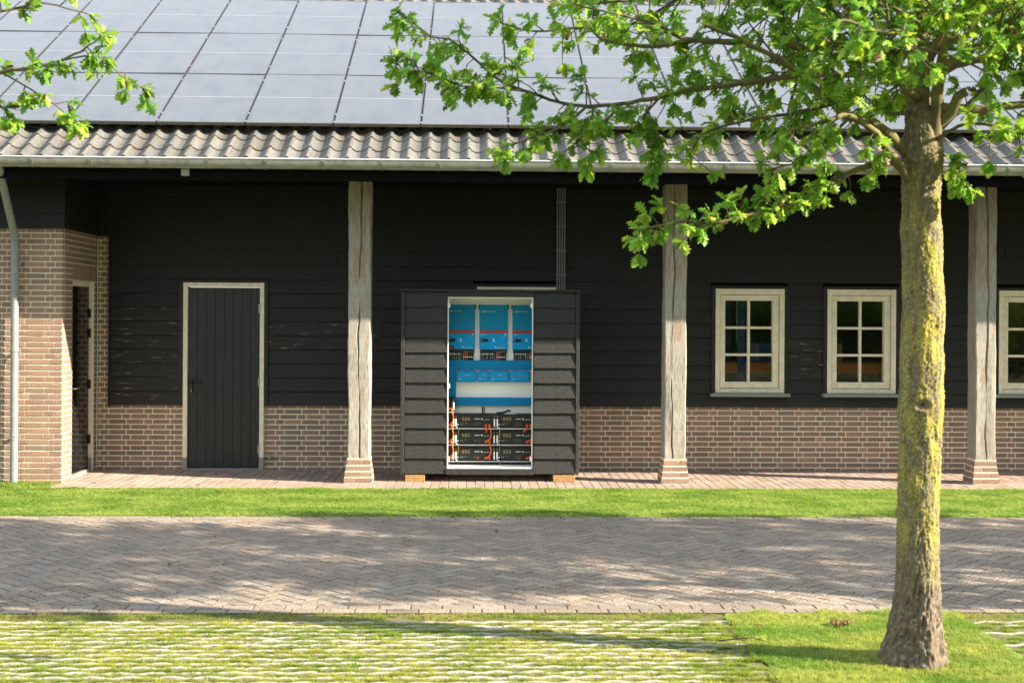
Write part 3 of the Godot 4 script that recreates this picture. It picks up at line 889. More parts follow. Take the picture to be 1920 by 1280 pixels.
func make_gutter(barn: Node3D) -> void:
	var g := MB.new()
	var cz := 2.19
	var cy := 3.555
	var rad := 0.098
	var x0 := -9.5
	var x1 := 16.4
	var m := 18
	# half round trough, seen from outside and inside, with a rolled front lip
	for k in m:
		var a0 := PI + PI * k / m
		var a1 := PI + PI * (k + 1) / m
		var p := func(a: float, r: float) -> Vector3: return Vector3(0, cy + sin(a) * r, cz + cos(a) * r * 0.62)
		var nn := func(a: float) -> Vector3: return Vector3(0, sin(a), cos(a) / 0.62).normalized()
		for s in [[rad, 1.0], [rad - 0.003, -1.0]]:
			var i0 := g.vert(p.call(a0, s[0]) + Vector3(x0, 0, 0), nn.call(a0) * s[1], W)
			var i1 := g.vert(p.call(a1, s[0]) + Vector3(x0, 0, 0), nn.call(a1) * s[1], W)
			var i2 := g.vert(p.call(a1, s[0]) + Vector3(x1, 0, 0), nn.call(a1) * s[1], W)
			var i3 := g.vert(p.call(a0, s[0]) + Vector3(x1, 0, 0), nn.call(a0) * s[1], W)
			g.tri_i(i0, i1, i2); g.tri_i(i0, i2, i3)
	var gutter := put("gutter", g.mesh(), mats.zinc, barn)
	put("lip", tube_mesh([Vector3(x0, cy + 0.008, cz + 0.062), Vector3(x1, cy + 0.008, cz + 0.062)], [0.009, 0.009], 12), mats.strip, gutter)
	var br := MB.new()
	for k in m:
		var a0 := PI + PI * k / m
		var a1 := PI + PI * (k + 1) / m
		var p := func(a: float) -> Vector3: return Vector3(0, sin(a) * (rad + 0.005), cos(a) * (rad * 0.62 + 0.005))
		var nn := Vector3(0, sin(a0 + 0.05), cos(a0 + 0.05))
		br.quad(p.call(a0) + Vector3(-0.014, 0, 0), p.call(a1) + Vector3(-0.014, 0, 0), p.call(a1) + Vector3(0.014, 0, 0), p.call(a0) + Vector3(0.014, 0, 0), nn, W)
		for s in [-0.014, 0.014]:
			br.quad(p.call(a0) + Vector3(s, 0, 0), p.call(a1) + Vector3(s, 0, 0), p.call(a1) * 0.93 + Vector3(s, 0, 0), p.call(a0) * 0.93 + Vector3(s, 0, 0), Vector3(signf(s), 0, 0), W)
	var bm := br.mesh()
	for k in 22:
		put("gutter_bracket", bm, mats.zinc, gutter, Vector3(-6.54 + k * 0.615, cy, cz))

func make_downpipe(barn: Node3D) -> void:
	var x := -5.163
	var z := 1.385
	var pipe := put("downpipe", tube_mesh([Vector3(x, -0.02, z), Vector3(x, 2.66, z), Vector3(x, 2.73, z + 0.01), Vector3(x + 0.01, 2.79, z + 0.05), Vector3(x + 0.09, 3.36, 2.06), Vector3(x + 0.1, 3.41, 2.11), Vector3(x + 0.1, 3.48, 2.17)], [0.042, 0.042, 0.042, 0.042, 0.042, 0.042, 0.042], 20), mats.pipe, barn)
	for y in [0.52, 1.47, 2.48]:
		var c := MB.new()
		c.tube([Vector3(x, y - 0.028, z), Vector3(x, y - 0.014, z)], [0.047, 0.047], 20, W)
		c.tube([Vector3(x, y + 0.008, z), Vector3(x, y + 0.022, z)], [0.049, 0.049], 20, W)
		c.tube([Vector3(x, y + 0.022, z), Vector3(x, y + 0.05, z)], [0.045, 0.0435], 20, W)
		c.span(Vector3(x + 0.045, y - 0.03, z - 0.006), Vector3(x + 0.066, y + 0.022, z + 0.006), W)
		c.span(Vector3(x - 0.008, y - 0.02, FRONT - 0.01), Vector3(x + 0.008, y + 0.015, z - 0.035), W)
		put("pipe_clamp", c.mesh(), mats.pipe, pipe)

# ------------------------------------------------------------------ solar panels
func build_panels() -> void:
	var th := atan(SLOPE)
	var b := Basis(Vector3.RIGHT, th)
	var w := 0.9665
	var h := 1.637
	var fr := MB.new()
	var t := 0.010
	fr.span(Vector3(-w / 2, -0.036, -h / 2), Vector3(-w / 2 + t, 0, h / 2), W, 0.0015)
	fr.span(Vector3(w / 2 - t, -0.036, -h / 2), Vector3(w / 2, 0, h / 2), W, 0.0015)
	fr.span(Vector3(-w / 2 + t, -0.036, -h / 2), Vector3(w / 2 - t, -0.0005, -h / 2 + t), W, 0.0015)
	fr.span(Vector3(-w / 2 + t, -0.036, h / 2 - t), Vector3(w / 2 - t, -0.0005, h / 2), W, 0.0015)
	var frame := fr.mesh()
	var edge := boxmesh(Vector3(w - 0.002, 0.034, 0.004), 0.0)
	var glass := PlaneMesh.new()
	glass.size = Vector2(w - 2 * t, h - 2 * t)
	var strip := boxmesh(Vector3(w - 2 * t, 0.001, 0.006))
	var clamp_m := boxmesh(Vector3(0.02, 0.006, 0.03), 0.002)
	var ordinals := ["first", "second", "third", "fourth", "fifth", "sixth", "seventh", "eighth", "ninth", "tenth", "eleventh", "twelfth", "thirteenth", "fourteenth", "fifteenth", "sixteenth"]
	for row in 3:
		for k in 16:
			var z := 1.612 - (row * 1.645 + h / 2) * cos(th)
			var x := 0.3655 + (k - 8) * 0.9765 + 0.488
			var y := 4.048 + (1.6 - z) * SLOPE
			var o := thing("solar_panel", "grey solar panel, %s row of the roof, %s from the barn's left end" % [["bottom", "middle", "top"][row], ordinals[k]], "solar panel", "solar panels in rows on the barn roof", Vector3(x, y, z))
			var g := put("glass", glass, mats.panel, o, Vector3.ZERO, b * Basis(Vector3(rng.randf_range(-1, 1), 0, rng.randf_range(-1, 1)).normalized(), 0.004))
			g.position = b * Vector3(0, -0.0025, 0)
			put("frame", frame, mats.frame, o, Vector3.ZERO, b)
			put("middle_strip", strip, mats.strip, g, Vector3(0, 0.001, 0))
			if row == 0:
				put("lower_edge", edge, mats.moss_edge, o, b * Vector3(0, -0.0185, h / 2 + 0.0025), b)
			for c in [-0.36, 0.33]:
				put("clamp", clamp_m, mats.clamp, o, b * Vector3(w / 2 + 0.005, 0.003, c * h), b)
			if row == 0:
				put("clamp", clamp_m, mats.clamp, o, b * Vector3(w / 2 + 0.005, 0.003, 0.475 * h), b)
	# rail ends that show under the lower edge
	for k in 19:
		var z := 1.615
		var o := put("mounting_rail", boxmesh(Vector3(0.03, 0.05, 0.5), 0.002), mats.clamp, get_node("barn"), Vector3(-6.9 + k * 0.8 , 4.048 + (1.6 - z) * SLOPE - 0.075, z - 0.21), b)
		o.position += b * Vector3(0, 0, 0.0)

# ------------------------------------------------------------------ equipment cabinet
func words(text: String, height: float, parent: Node, at: Vector3, material: Material, called := "lettering") -> void:
	var t := TextMesh.new()
	var f := SystemFont.new()
	f.font_names = PackedStringArray(["Droid Sans"])
	t.font = f; t.text = text; t.font_size = 24; t.pixel_size = height / 24.0; t.depth = 0.0008; t.curve_step = 4.0
	t.horizontal_alignment = HORIZONTAL_ALIGNMENT_LEFT
	put(called, t, material, parent, at)

func build_cabinet() -> void:
	var zf := 1.16
	var c := thing("equipment_cabinet", "black boarded wooden cabinet with an open front, standing on pine beams before the barn wall", "cabinet", "", Vector3.ZERO)
	for side in [[-0.800, -0.322], [0.682, 1.166]]:
		for k in 12:
			var y := 0.092 + k * 0.1742
			var rough := rng.randf_range(-0.012, 0.012)
			put("board", boxmesh(Vector3(side[1] - side[0] + rng.randf_range(-0.006, 0.004), 0.19, 0.024), 0.003), mats.board_grey, c, Vector3((side[0] + side[1]) / 2, y + 0.093, zf - 0.012), Basis(Vector3.RIGHT, -0.14 + rough) * Basis(Vector3(0, 0, 1), rng.randf_range(-0.005, 0.005)))
	spanput("corner_post", Vector3(-0.848, 0.085, 0.42), Vector3(-0.803, 2.19, zf + 0.012), mats.board_grey_up, c, 0.004)
	spanput("corner_post", Vector3(1.169, 0.085, 0.42), Vector3(1.212, 2.19, zf + 0.012), mats.board_grey_up, c, 0.004)
	spanput("head_board", Vector3(-0.322, 2.128, zf - 0.04), Vector3(0.682, 2.192, zf + 0.018), mats.board_grey, c, 0.003)
	spanput("foot_board", Vector3(-0.322, 0.082, zf - 0.04), Vector3(0.682, 0.152, zf + 0.02), mats.board_grey, c, 0.003)
	spanput("roof_board", Vector3(-0.86, 2.193, 0.40), Vector3(1.222, 2.215, zf + 0.035), mats.board_grey, c, 0.003)
	for x in [-0.835, 0.69]:
		spanput("backing_panel", Vector3(x + (0.035 if x < 0 else 0.0), 0.09, zf - 0.055), Vector3(x + (0.513 if x < 0 else 0.478), 2.19, zf - 0.045), mats.dark, c)
	spanput("jamb", Vector3(-0.322, 0.153, zf - 0.045), Vector3(-0.312, 2.127, zf + 0.004), mats.dark, c)
	spanput("jamb", Vector3(0.676, 0.153, zf - 0.045), Vector3(0.682, 2.127, zf + 0.004), mats.dark, c)
	var lining := MB.new()
	lining.span(Vector3(-0.80, 0.10, 0.68), Vector3(1.166, 2.185, 0.70), W)
	lining.span(Vector3(-0.80, 0.10, 0.461), Vector3(-0.79, 2.17, zf - 0.06), W)
	lining.span(Vector3(1.156, 0.10, 0.461), Vector3(1.166, 2.17, zf - 0.06), W)
	lining.span(Vector3(-0.789, 2.15, 0.461), Vector3(1.155, 2.17, zf - 0.06), W)
	lining.span(Vector3(-0.311, 0.150, 0.461), Vector3(0.675, 0.165, zf - 0.002), W)
	lining.span(Vector3(-0.789, 0.10, 0.461), Vector3(-0.312, 0.165, zf - 0.06), W)
	lining.span(Vector3(0.676, 0.10, 0.461), Vector3(1.155, 0.165, zf - 0.06), W)
	put("lining", lining.mesh(), mats.white, c)
	var trim := MB.new()
	trim.span(Vector3(-0.3115, 0.166, zf - 0.06), Vector3(-0.300, 2.112, zf - 0.004), W, 0.001)
	trim.span(Vector3(0.664, 0.166, zf - 0.06), Vector3(0.6755, 2.112, zf - 0.004), W, 0.001)
	trim.span(Vector3(-0.3115, 2.113, zf - 0.06), Vector3(0.6755, 2.126, zf - 0.003), W, 0.001)
	put("opening_trim", trim.mesh(), mats.white, c)
	for p in [Vector3(-0.292, 2.03, 1.1), Vector3(0.655, 2.03, 1.1), Vector3(-0.292, 1.10, 1.1), Vector3(0.655, 0.26, 1.1), Vector3(-0.292, 0.26, 1.1)]:
		put("catch", boxmesh(Vector3(0.018, 0.05, 0.03), 0.004), mats.white, c, p)
	for x in [[-0.79, -0.565], [0.915, 1.168]]:
		spanput("beam", Vector3(x[0], 0.001, 0.45), Vector3(x[1], 0.081, zf + 0.006), mats.pine, c, 0.004)
	# blue cable ducts
	var d := thing("cable_duct", "flat blue cable ducting framing the white panel inside the cabinet", "cable duct", "", Vector3(0, 0, 0.66))
	spanput("duct", Vector3(-0.78, 1.279, -0.199), Vector3(1.15, 1.386, 0.09), mats.blue_duct, d, 0.003)
	spanput("duct", Vector3(-0.78, 0.85, -0.199), Vector3(1.15, 0.945, 0.088), mats.blue_duct, d, 0.003)
	spanput("duct", Vector3(-0.305, 0.9455, -0.199), Vector3(-0.217, 1.2785, 0.089), mats.blue_duct, d, 0.003)
	var lead := MB.new()
	lead.tube([Vector3(0.10, 0.85, 0.03), Vector3(0.10, 0.80, 0.05), Vector3(0.105, 0.74, 0.05)], [0.009, 0.009, 0.009], 8, W)
	put("black_lead", lead.mesh(), mats.dark, d)
	lead = MB.new()
	lead.tube([Vector3(0.122, 0.85, 0.03), Vector3(0.122, 0.80, 0.05), Vector3(0.12, 0.74, 0.05)], [0.005, 0.005, 0.005], 8, W)
	put("red_lead", lead.mesh(), mats.red, d)
	# three inverters
	var place := ["leftmost of three, with a red switch below", "middle one of the three in the cabinet", "right of three, partly hidden by the boards"]
	for k in 3:
		var x: float = [-0.332, 0.056, 0.447][k]
		var o := thing("inverter", "tall blue inverter with red stripe, %s" % place[k], "inverter", "blue inverters in the cabinet", Vector3(x, 1.514, 0.46))
		spanput("case", Vector3(0, 0.228, 0), Vector3(0.337, 0.528, 0.29), mats.blue, o, 0.004)
		spanput("lower_cover", Vector3(0, 0, 0), Vector3(0.337, 0.19, 0.292), mats.blue_lit, o, 0.004)
		spanput("red_stripe", Vector3(0.001, 0.1915, 0.01), Vector3(0.336, 0.2265, 0.288), mats.red, o)
		spanput("seam", Vector3(0.004, 0.163, 0.29), Vector3(0.333, 0.165, 0.2935), mats.blue_duct, o)
		for cx in [0.0, 0.312]:
			spanput("bracket", Vector3(cx - 0.012 if cx < 0.1 else cx, 0.48, 0.0), Vector3(cx + 0.025 if cx < 0.1 else cx + 0.037, 0.53, 0.27), mats.dark, o)
		words("victron energy", 0.017, o, Vector3(0.075, 0.452, 0.2915), mats.ink)
		var mark := MB.new()
		mark.box(Vector3(0.044, 0.448, 0.291), Vector3(0.026, 0.006, 0.002), W, 0.0, Basis(Vector3(0, 0, 1), -0.5))
		mark.box(Vector3(0.06, 0.450, 0.291), Vector3(0.022, 0.005, 0.002), W, 0.0, Basis(Vector3(0, 0, 1), 0.5))
		put("emblem", mark.mesh(), mats.ink, o)
		words("MultiPlus", 0.015, o, Vector3(0.012, 0.176, 0.2935), mats.ink)
		words("48/15000", 0.009, o, Vector3(0.268, 0.154, 0.2935), mats.ink)
		put("round_mark", tube_mesh([Vector3(0.31, 0.177, 0.291), Vector3(0.31, 0.177, 0.294)], [0.008, 0.008], 12), mats.ink, o)
		var sw := MB.new()
		sw.span(Vector3(0.015, 0.088, 0.29), Vector3(0.105, 0.128, 0.297), W, 0.002)
		put("switch_panel", sw.mesh(), mats.dark, o)
		for q in 3:
			spanput("indicator", Vector3(0.022 + q * 0.028, 0.096, 0.297), Vector3(0.042 + q * 0.028, 0.120, 0.300), mats.case, o, 0.002)
		spanput("indicator_lamp", Vector3(0.024, 0.107, 0.2995), Vector3(0.030, 0.118, 0.301), mats.ink, o)
		spanput("icon", Vector3(0.155, 0.118, 0.291), Vector3(0.178, 0.127, 0.2935), mats.ink, o)
		spanput("icon", Vector3(0.162, 0.094, 0.291), Vector3(0.178, 0.112, 0.2935), mats.ink, o)
		words("victron energy", 0.016, o, Vector3(0.205, 0.022, 0.2935), mats.ink)
		spanput("type_plate", Vector3(0.19, 0.020, 0.2915), Vector3(0.20, 0.038, 0.2932), mats.ink, o)
		# terminals and leads between the case and the duct
		spanput("terminal_block", Vector3(0.01, -0.045, 0.08), Vector3(0.33, -0.0005, 0.27), mats.dark, o, 0.003)
		for q in 9:
			var lx := 0.022 + q * 0.021
			put("black_lead", tube_mesh([Vector3(lx, -0.04, 0.25), Vector3(lx + rng.randf_range(-0.004, 0.004), -0.09, 0.262), Vector3(lx, -0.135, 0.24)], [0.0075, 0.0075, 0.0075], 7), mats.dark, o)
		for q in [[0.03, 0.05], [0.075, 0.1], [0.13, 0.15]]:
			spanput("lead_label", Vector3(q[0], -0.058, 0.262), Vector3(q[1] + 0.015, -0.048, 0.272), mats.ink, o)
		for q in 5:
			var lx := 0.215 + q * 0.024
			put("lug", tube_mesh([Vector3(lx, -0.005, 0.26), Vector3(lx, -0.035, 0.265)], [0.0085, 0.007], 8), mats.brass, o)
			put("red_lead" if q < 2 else "black_lead", tube_mesh([Vector3(lx, -0.035, 0.265), Vector3(lx, -0.085, 0.268), Vector3(lx, -0.13, 0.245)], [0.01, 0.01, 0.01], 8), mats.red if q < 2 else mats.dark, o)
		spanput("lead_label", Vector3(0.205, -0.095, 0.276), Vector3(0.31, -0.087, 0.281), mats.ink, o)
		if k == 0:
			spanput("switch_base", Vector3(0.0, 0.005, 0.29), Vector3(0.085, 0.045, 0.32), mats.dark, o, 0.004)
			put("red_knob", tube_mesh([Vector3(0.055, 0.025, 0.32), Vector3(0.055, 0.025, 0.345)], [0.018, 0.015], 12), mats.red, o)
	# four fuse boxes under the duct
	var boxes := [[-0.211, 0.023], [0.035, 0.168], [0.18, 0.408], [0.42, 0.655]]
	var where := ["leftmost of four", "narrowest of four", "right of the narrow one", "rightmost of four"]
	for k in 4:
		var x0: float = boxes[k][0]
		var w: float = boxes[k][1] - x0
		var o := thing("fuse_box", "bright blue fuse box with thin red line below the duct, %s" % where[k], "fuse box", "blue fuse boxes in the cabinet", Vector3(x0, 1.13, 0.53))
		spanput("case", Vector3(0, 0, 0), Vector3(w, 0.125, 0.24), mats.blue_lit, o, 0.006)
		spanput("lid", Vector3(0.006, 0.012, 0.24), Vector3(w - 0.006, 0.118, 0.252), mats.blue_lit, o, 0.005)
		spanput("red_line", Vector3(0.022, 0.072, 0.25), Vector3(w - 0.022, 0.076, 0.2535), mats.red, o)
		for q in ([0.28, 0.72] if w > 0.15 else [0.5]):
			spanput("tab", Vector3(w * q - 0.032, 0.115, 0.15), Vector3(w * q + 0.032, 0.139, 0.244), mats.blue_lit, o, 0.004)
		words("Lynx", 0.014, o, Vector3(0.022, 0.038, 0.2525), mats.ink)
		words("Distributor" if w > 0.15 else "Shunt", 0.008, o, Vector3(0.024, 0.028, 0.2525), mats.ink)
		words("victron energy", 0.009, o, Vector3(w * 0.5 - 0.02, 0.082, 0.2525), mats.ink)
		spanput("screw", Vector3(w - 0.016, 0.06, 0.25), Vector3(w - 0.01, 0.066, 0.254), mats.dark, o)
	# battery modules: a left stack partly hidden by the jamb, then two stacks of three
	var stacks := [[-0.706, 4, "left"], [-0.226, 3, "middle"], [0.258, 3, "right"]]
	var floors := ["lowest", "second lowest", "third from below", "topmost"]
	for s in stacks:
		for k in s[1]:
			var o := thing("battery_module", "black battery module with orange plugs, %s in the %s stack of the cabinet" % [floors[k], s[2]], "battery", "stacked battery modules in the cabinet", Vector3(s[0], 0.198 + k * 0.192, 0.47))
			var w := 0.478
			spanput("case", Vector3(0.0, 0.018, 0), Vector3(w, 0.178, 0.40), mats.case, o, 0.003)
			spanput("front_plate", Vector3(0.004, 0.02, 0.40), Vector3(w - 0.004, 0.160, 0.408), mats.case, o, 0.002)
			spanput("shelf_edge", Vector3(-0.001, 0.003, 0.38), Vector3(w + 0.001, 0.011, 0.425), mats.ink, o)
			spanput("shelf", Vector3(0, -0.0125, 0.0), Vector3(w, 0.0025, 0.42), mats.dark, o)
			for hx in [0.006, w - 0.022]:
				var h := MB.new()
				h.span(Vector3(hx, 0.03, 0.43), Vector3(hx + 0.016, 0.125, 0.442), W, 0.004)
				h.span(Vector3(hx + 0.003, 0.034, 0.408), Vector3(hx + 0.013, 0.044, 0.431), W)
				h.span(Vector3(hx + 0.003, 0.111, 0.408), Vector3(hx + 0.013, 0.121, 0.431), W)
				put("handle", h.mesh(), mats.white, o)
				put("bolt", boxmesh(Vector3(0.014, 0.014, 0.012), 0.003), mats.clamp, o, Vector3(hx + 0.008, 0.148, 0.412))
			var zt := 0.4085
			put("red_lamp", tube_mesh([Vector3(0.066, 0.128, 0.405), Vector3(0.066, 0.128, 0.413)], [0.006, 0.006], 10), mats.red, o)
			for q in 3:
				var px := 0.085 + q * 0.034
				var sock := MB.new()
				sock.span(Vector3(px, 0.102, 0.405), Vector3(px + 0.022, 0.106, 0.412), W)
				sock.span(Vector3(px, 0.133, 0.405), Vector3(px + 0.022, 0.137, 0.412), W)
				sock.span(Vector3(px, 0.106, 0.405), Vector3(px + 0.004, 0.133, 0.412), W)
				sock.span(Vector3(px + 0.018, 0.106, 0.405), Vector3(px + 0.022, 0.133, 0.412), W)
				if q < 2: sock.span(Vector3(px + 0.004, 0.118, 0.405), Vector3(px + 0.018, 0.121, 0.4115), W)
				put("socket", sock.mesh(), mats.brass, o)
			spanput("grey_label", Vector3(0.232, 0.116, 0.405), Vector3(0.290, 0.126, 0.4105), mats.strip, o)
			put("emblem", tube_mesh([Vector3(0.315, 0.121, 0.405), Vector3(0.315, 0.121, 0.411)], [0.009, 0.009], 10), mats.ink, o)
			words("PYLONTECH", 0.0145, o, Vector3(0.328, 0.1135, zt + 0.001), mats.ink)
			words("PUSH ON", 0.008, o, Vector3(0.064, 0.064, zt + 0.001), mats.ink)
			words("48V 74Ah", 0.008, o, Vector3(0.064, 0.053, zt + 0.001), mats.ink)
			words("CAN   RS485", 0.007, o, Vector3(0.108, 0.066, zt + 0.001), mats.ink)
			for q in 8:
				put("vent_hole", boxmesh(Vector3(0.006, 0.006, 0.004)), mats.clamp, o, Vector3(0.232 + (q % 4) * 0.018 + (0.012 if q % 4 > 1 else 0.0), 0.05 + (q / 4) * 0.02, 0.409))
			# grounding lead at the left, power plugs at the right
			put("ground_stud", tube_mesh([Vector3(0.036, 0.054, 0.405), Vector3(0.036, 0.054, 0.42)], [0.010, 0.008], 10), mats.white, o)
			put("ground_stud", boxmesh(Vector3(0.022, 0.014, 0.01), 0.003), mats.white, o, Vector3(0.03, 0.018, 0.43))
			put("ground_lead", tube_mesh([Vector3(0.034, 0.02, 0.43), Vector3(0.044, -0.02, 0.436), Vector3(0.040, -0.07, 0.436), Vector3(0.036, -0.11, 0.425)], [0.004, 0.004, 0.004, 0.004], 6), mats.yellow if (k + (1 if s[0] > 0 else 0)) % 2 else mats.green, o)
			var lowest: bool = k == 0
			var side_step := 0.036 if s[0] < -0.5 else 0.0
			for q in [0.352 + side_step, 0.392 + side_step]:
				spanput("plug", Vector3(q, 0.032, 0.405), Vector3(q + 0.027, 0.062, 0.44), mats.orange, o, 0.004)
			if lowest:
				spanput("plug", Vector3(0.262, 0.034, 0.405), Vector3(0.288, 0.06, 0.43), mats.red, o, 0.004)
			else:
				put("power_lead", tube_mesh([Vector3(0.405, 0.045, 0.445), Vector3(0.414, 0.01, 0.458), Vector3(0.426, -0.04, 0.464), Vector3(0.424, -0.085, 0.462), Vector3(0.405, -0.12, 0.455), Vector3(0.366, -0.148, 0.445)], [0.009, 0.008, 0.007, 0.007, 0.008, 0.009], 9), mats.orange, o).position.x += side_step
			if k == 2 and s[1] == 3:
				put("power_lead", tube_mesh([Vector3(0.366, 0.05, 0.445), Vector3(0.368, 0.02, 0.455), Vector3(0.372 - (0.05 if s[0] > 0 else 0.0), -0.035, 0.43)], [0.009, 0.008, 0.007], 9), mats.orange, o)
	# a loose black lead and a white ruler lie on top of the right stack
	var loose := thing("loose_cable", "short bundle of black cable lying on top of the right battery stack", "cable", "", Vector3(0.26, 0.76, 0.80))
	put("lead", tube_mesh([Vector3(0.0, 0.008, 0.0), Vector3(0.06, 0.012, 0.01), Vector3(0.11, 0.022, 0.0), Vector3(0.15, 0.04, 0.02), Vector3(0.17, 0.03, 0.03)], [0.009, 0.009, 0.010, 0.010, 0.008], 8), mats.dark, loose)
	put("lead", tube_mesh([Vector3(0.05, 0.008, 0.03), Vector3(0.12, 0.02, 0.03), Vector3(0.145, 0.045, 0.0), Vector3(0.16, 0.02, -0.01)], [0.007, 0.007, 0.008, 0.008], 8), mats.dark, loose)
	var ruler := put("paper_strip", boxmesh(Vector3(0.13, 0.004, 0.05), 0.001), mats.white, self, Vector3(0.42, 0.764, 0.86))
	tag(ruler, "white strip lying on top of the right battery stack", "strip")

# ------------------------------------------------------------------ what shows through the windows
func build_store() -> void:
	var rack_blue := mat(0.009, 0.062, 0.20, 0.5)
	var rack_orange := mat(0.60, 0.19, 0.02, 0.5)
	var o := thing("storage_rack", "pallet rack with blue uprights and orange beams behind the barn windows", "rack", "", Vector3(0, 0, -0.7))
	for x in [0.9, 3.42, 6.15]:
		for z in [0.0, -0.9]:
			var up := spanput("upright", Vector3(x, 0, z - 0.04), Vector3(x + 0.10, 3.2, z + 0.04), rack_blue, o, 0.004)
			if z == 0.0:
				for k in 26:
					put("slot", boxmesh(Vector3(0.016, 0.03, 0.003)), mats.dark, up, Vector3(-0.02 if k % 2 else 0.02, -1.45 + k * 0.115, 0.041))
	for y in [1.19, 2.55]:
		for z in [0.03, -0.93]:
			for e in [[1.0, 3.42], [3.52, 6.15]]:
				spanput("beam", Vector3(e[0], y, z - 0.025), Vector3(e[1], y + 0.12 - (0.05 if y > 1.5 else 0.0), z + 0.025), rack_orange, o, 0.004)
		spanput("shelf", Vector3(1.0, y + 0.122, -0.95), Vector3(6.15, y + 0.14, 0.0), mats.pine, o)
	var stock := [[2.98, 0.3, 0.28, mats.plaster, "grey carton on the rack behind the left window, beside the blue upright"], [3.75, 0.5, 0.24, rack_blue, "blue crate on the rack behind the left window, right of the upright"], [4.5, 0.35, 0.24, mats.pine, "brown carton on the rack behind the right window of the pair"]]
	for s in stock:
		tag(spanput("storage_box", Vector3(s[0], 1.332, -1.45), Vector3(s[0] + s[1], 1.332 + s[2], -0.85), s[3], self, 0.004), s[4], "box")

# ------------------------------------------------------------------ trees
func leaf_mesh(col: Color) -> ArrayMesh:
	# a lobed oak leaf along +y, folded on its midrib and bent down at the tip
	var b := MB.new()
	var out := [[0.0, 0.012], [0.1, 0.045], [0.2, 0.17], [0.27, 0.07], [0.39, 0.27], [0.47, 0.10], [0.61, 0.36], [0.69, 0.14], [0.81, 0.28], [0.88, 0.10], [0.95, 0.12], [1.0, 0.02]]
	var bend := func(y: float, x: float) -> Vector3: return Vector3(x, y, 0.10 * absf(x) / 0.3 * 0.6 - 0.22 * y * y + 0.03 * sin(y * 17.0 + x * 9.0))
	var rows := []
	for q in out:
		var l: Vector3 = bend.call(q[0] + (0.03 if q[1] > 0.2 else 0.0), -q[1])
		var r: Vector3 = bend.call(q[0] + (0.03 if q[1] > 0.2 else 0.0), q[1])
		rows.append([b.vert(l, Vector3(-0.45, 0.2, 1).normalized(), col), b.vert(bend.call(q[0], 0.0), Vector3(0, 0.3, 1).normalized(), col), b.vert(r, Vector3(0.45, 0.2, 1).normalized(), col)])
	for k in rows.size() - 1:
		for s in 2:
			b.tri_i(rows[k][s], rows[k][s + 1], rows[k + 1][s])
			b.tri_i(rows[k][s + 1], rows[k + 1][s + 1], rows[k + 1][s])
	return b.mesh()

class Crown:
	var wood := []      # [points, radii]
	var twigs := []
	var leaves := []    # Transform3D
	var tints := []

func rand_dir() -> Vector3:
	return Vector3(rng.randfn(), rng.randfn(), rng.randfn()).normalized()

func leaf_tint() -> Color:
	var q := rng.randf()
	var base := Color(0.15, 0.33, 0.03)
	if q > 0.80: base = Color(0.38, 0.52, 0.05)
	elif q > 0.50: base = Color(0.23, 0.41, 0.036)
	elif q < 0.02: base = Color(0.13, 0.07, 0.02)
	var k := rng.randf_range(0.8, 1.3)
	return Color(base.r * k, base.g * k, base.b * k)

func rosette(c: Crown, at: Vector3, d: Vector3, count: int, size: float) -> void:
	var a0 := rng.randf() * TAU
	var s := d.cross(Vector3(0.3, 1, 0.2)).normalized()
	var t := d.cross(s)
	for k in count:
		var a := a0 + k * 2.4
		var open := rng.randf_range(0.45, 1.25)
		var l := (d * cos(open) + (s * cos(a) + t * sin(a)) * sin(open) + Vector3(0, -0.28, 0)).normalized()
		var nn := (Vector3.UP * 0.9 + d * 0.3 + rand_dir() * 0.55)
		nn = (nn - l * nn.dot(l)).normalized()
		var len_ := size * rng.randf_range(0.65, 1.15)
		c.leaves.append(Transform3D(Basis(l.cross(nn) * len_ * rng.randf_range(0.85, 1.1), l * len_, nn * len_), at + d * rng.randf_range(-0.02, 0.0)))
		c.tints.append(leaf_tint())

func dress(c: Crown, pts: Array, from: float, gap: float, size: float, long: float) -> void:
	var total := 0.0
	for k in pts.size() - 1: total += (pts[k + 1] - pts[k]).length()
	var s := total * from
	while s < total:
		var run := s
		for k in pts.size() - 1:
			var l: float = (pts[k + 1] - pts[k]).length()
			if run <= l:
				var p: Vector3 = pts[k].lerp(pts[k + 1], run / l)
				var d: Vector3 = (pts[k + 1] - pts[k]).normalized()
				var o := (rand_dir() - d * 0.2)
				o = (o - d * o.dot(d) * 0.6 + d * 0.55 + Vector3(0, 0.1, 0)).normalized()
				var len_ := rng.randf_range(0.25, 1.0) * long
				var mid := p + o * len_ * 0.5 + rand_dir() * 0.02
				var tip := p + o * len_ + Vector3(0, -0.03, 0) * len_ / long
				if in_fork(tip):
					run = 0.0
					break
				c.twigs.append([[p, mid, tip], [0.0042, 0.003, 0.002]])
				rosette(c, tip, (tip - mid).normalized(), rng.randi_range(6, 10), size)
				if rng.randf() < 0.6:
					rosette(c, mid, (o + rand_dir()).normalized(), rng.randi_range(2, 5), size * 0.9)
				break
			run -= l
		s += gap * 0.68 * rng.randf_range(0.5, 1.5)
	rosette(c, pts[-1], (pts[-1] - pts[-2]).normalized(), 7, size)

# the fork of the trunk stays free of leaves on its open side
func in_fork(p: Vector3) -> bool:
	return p.x > 2.2 and p.x < 2.57 and p.y > 2.45 and p.y < 3.22 and p.z > 8.7 and p.z < 9.8

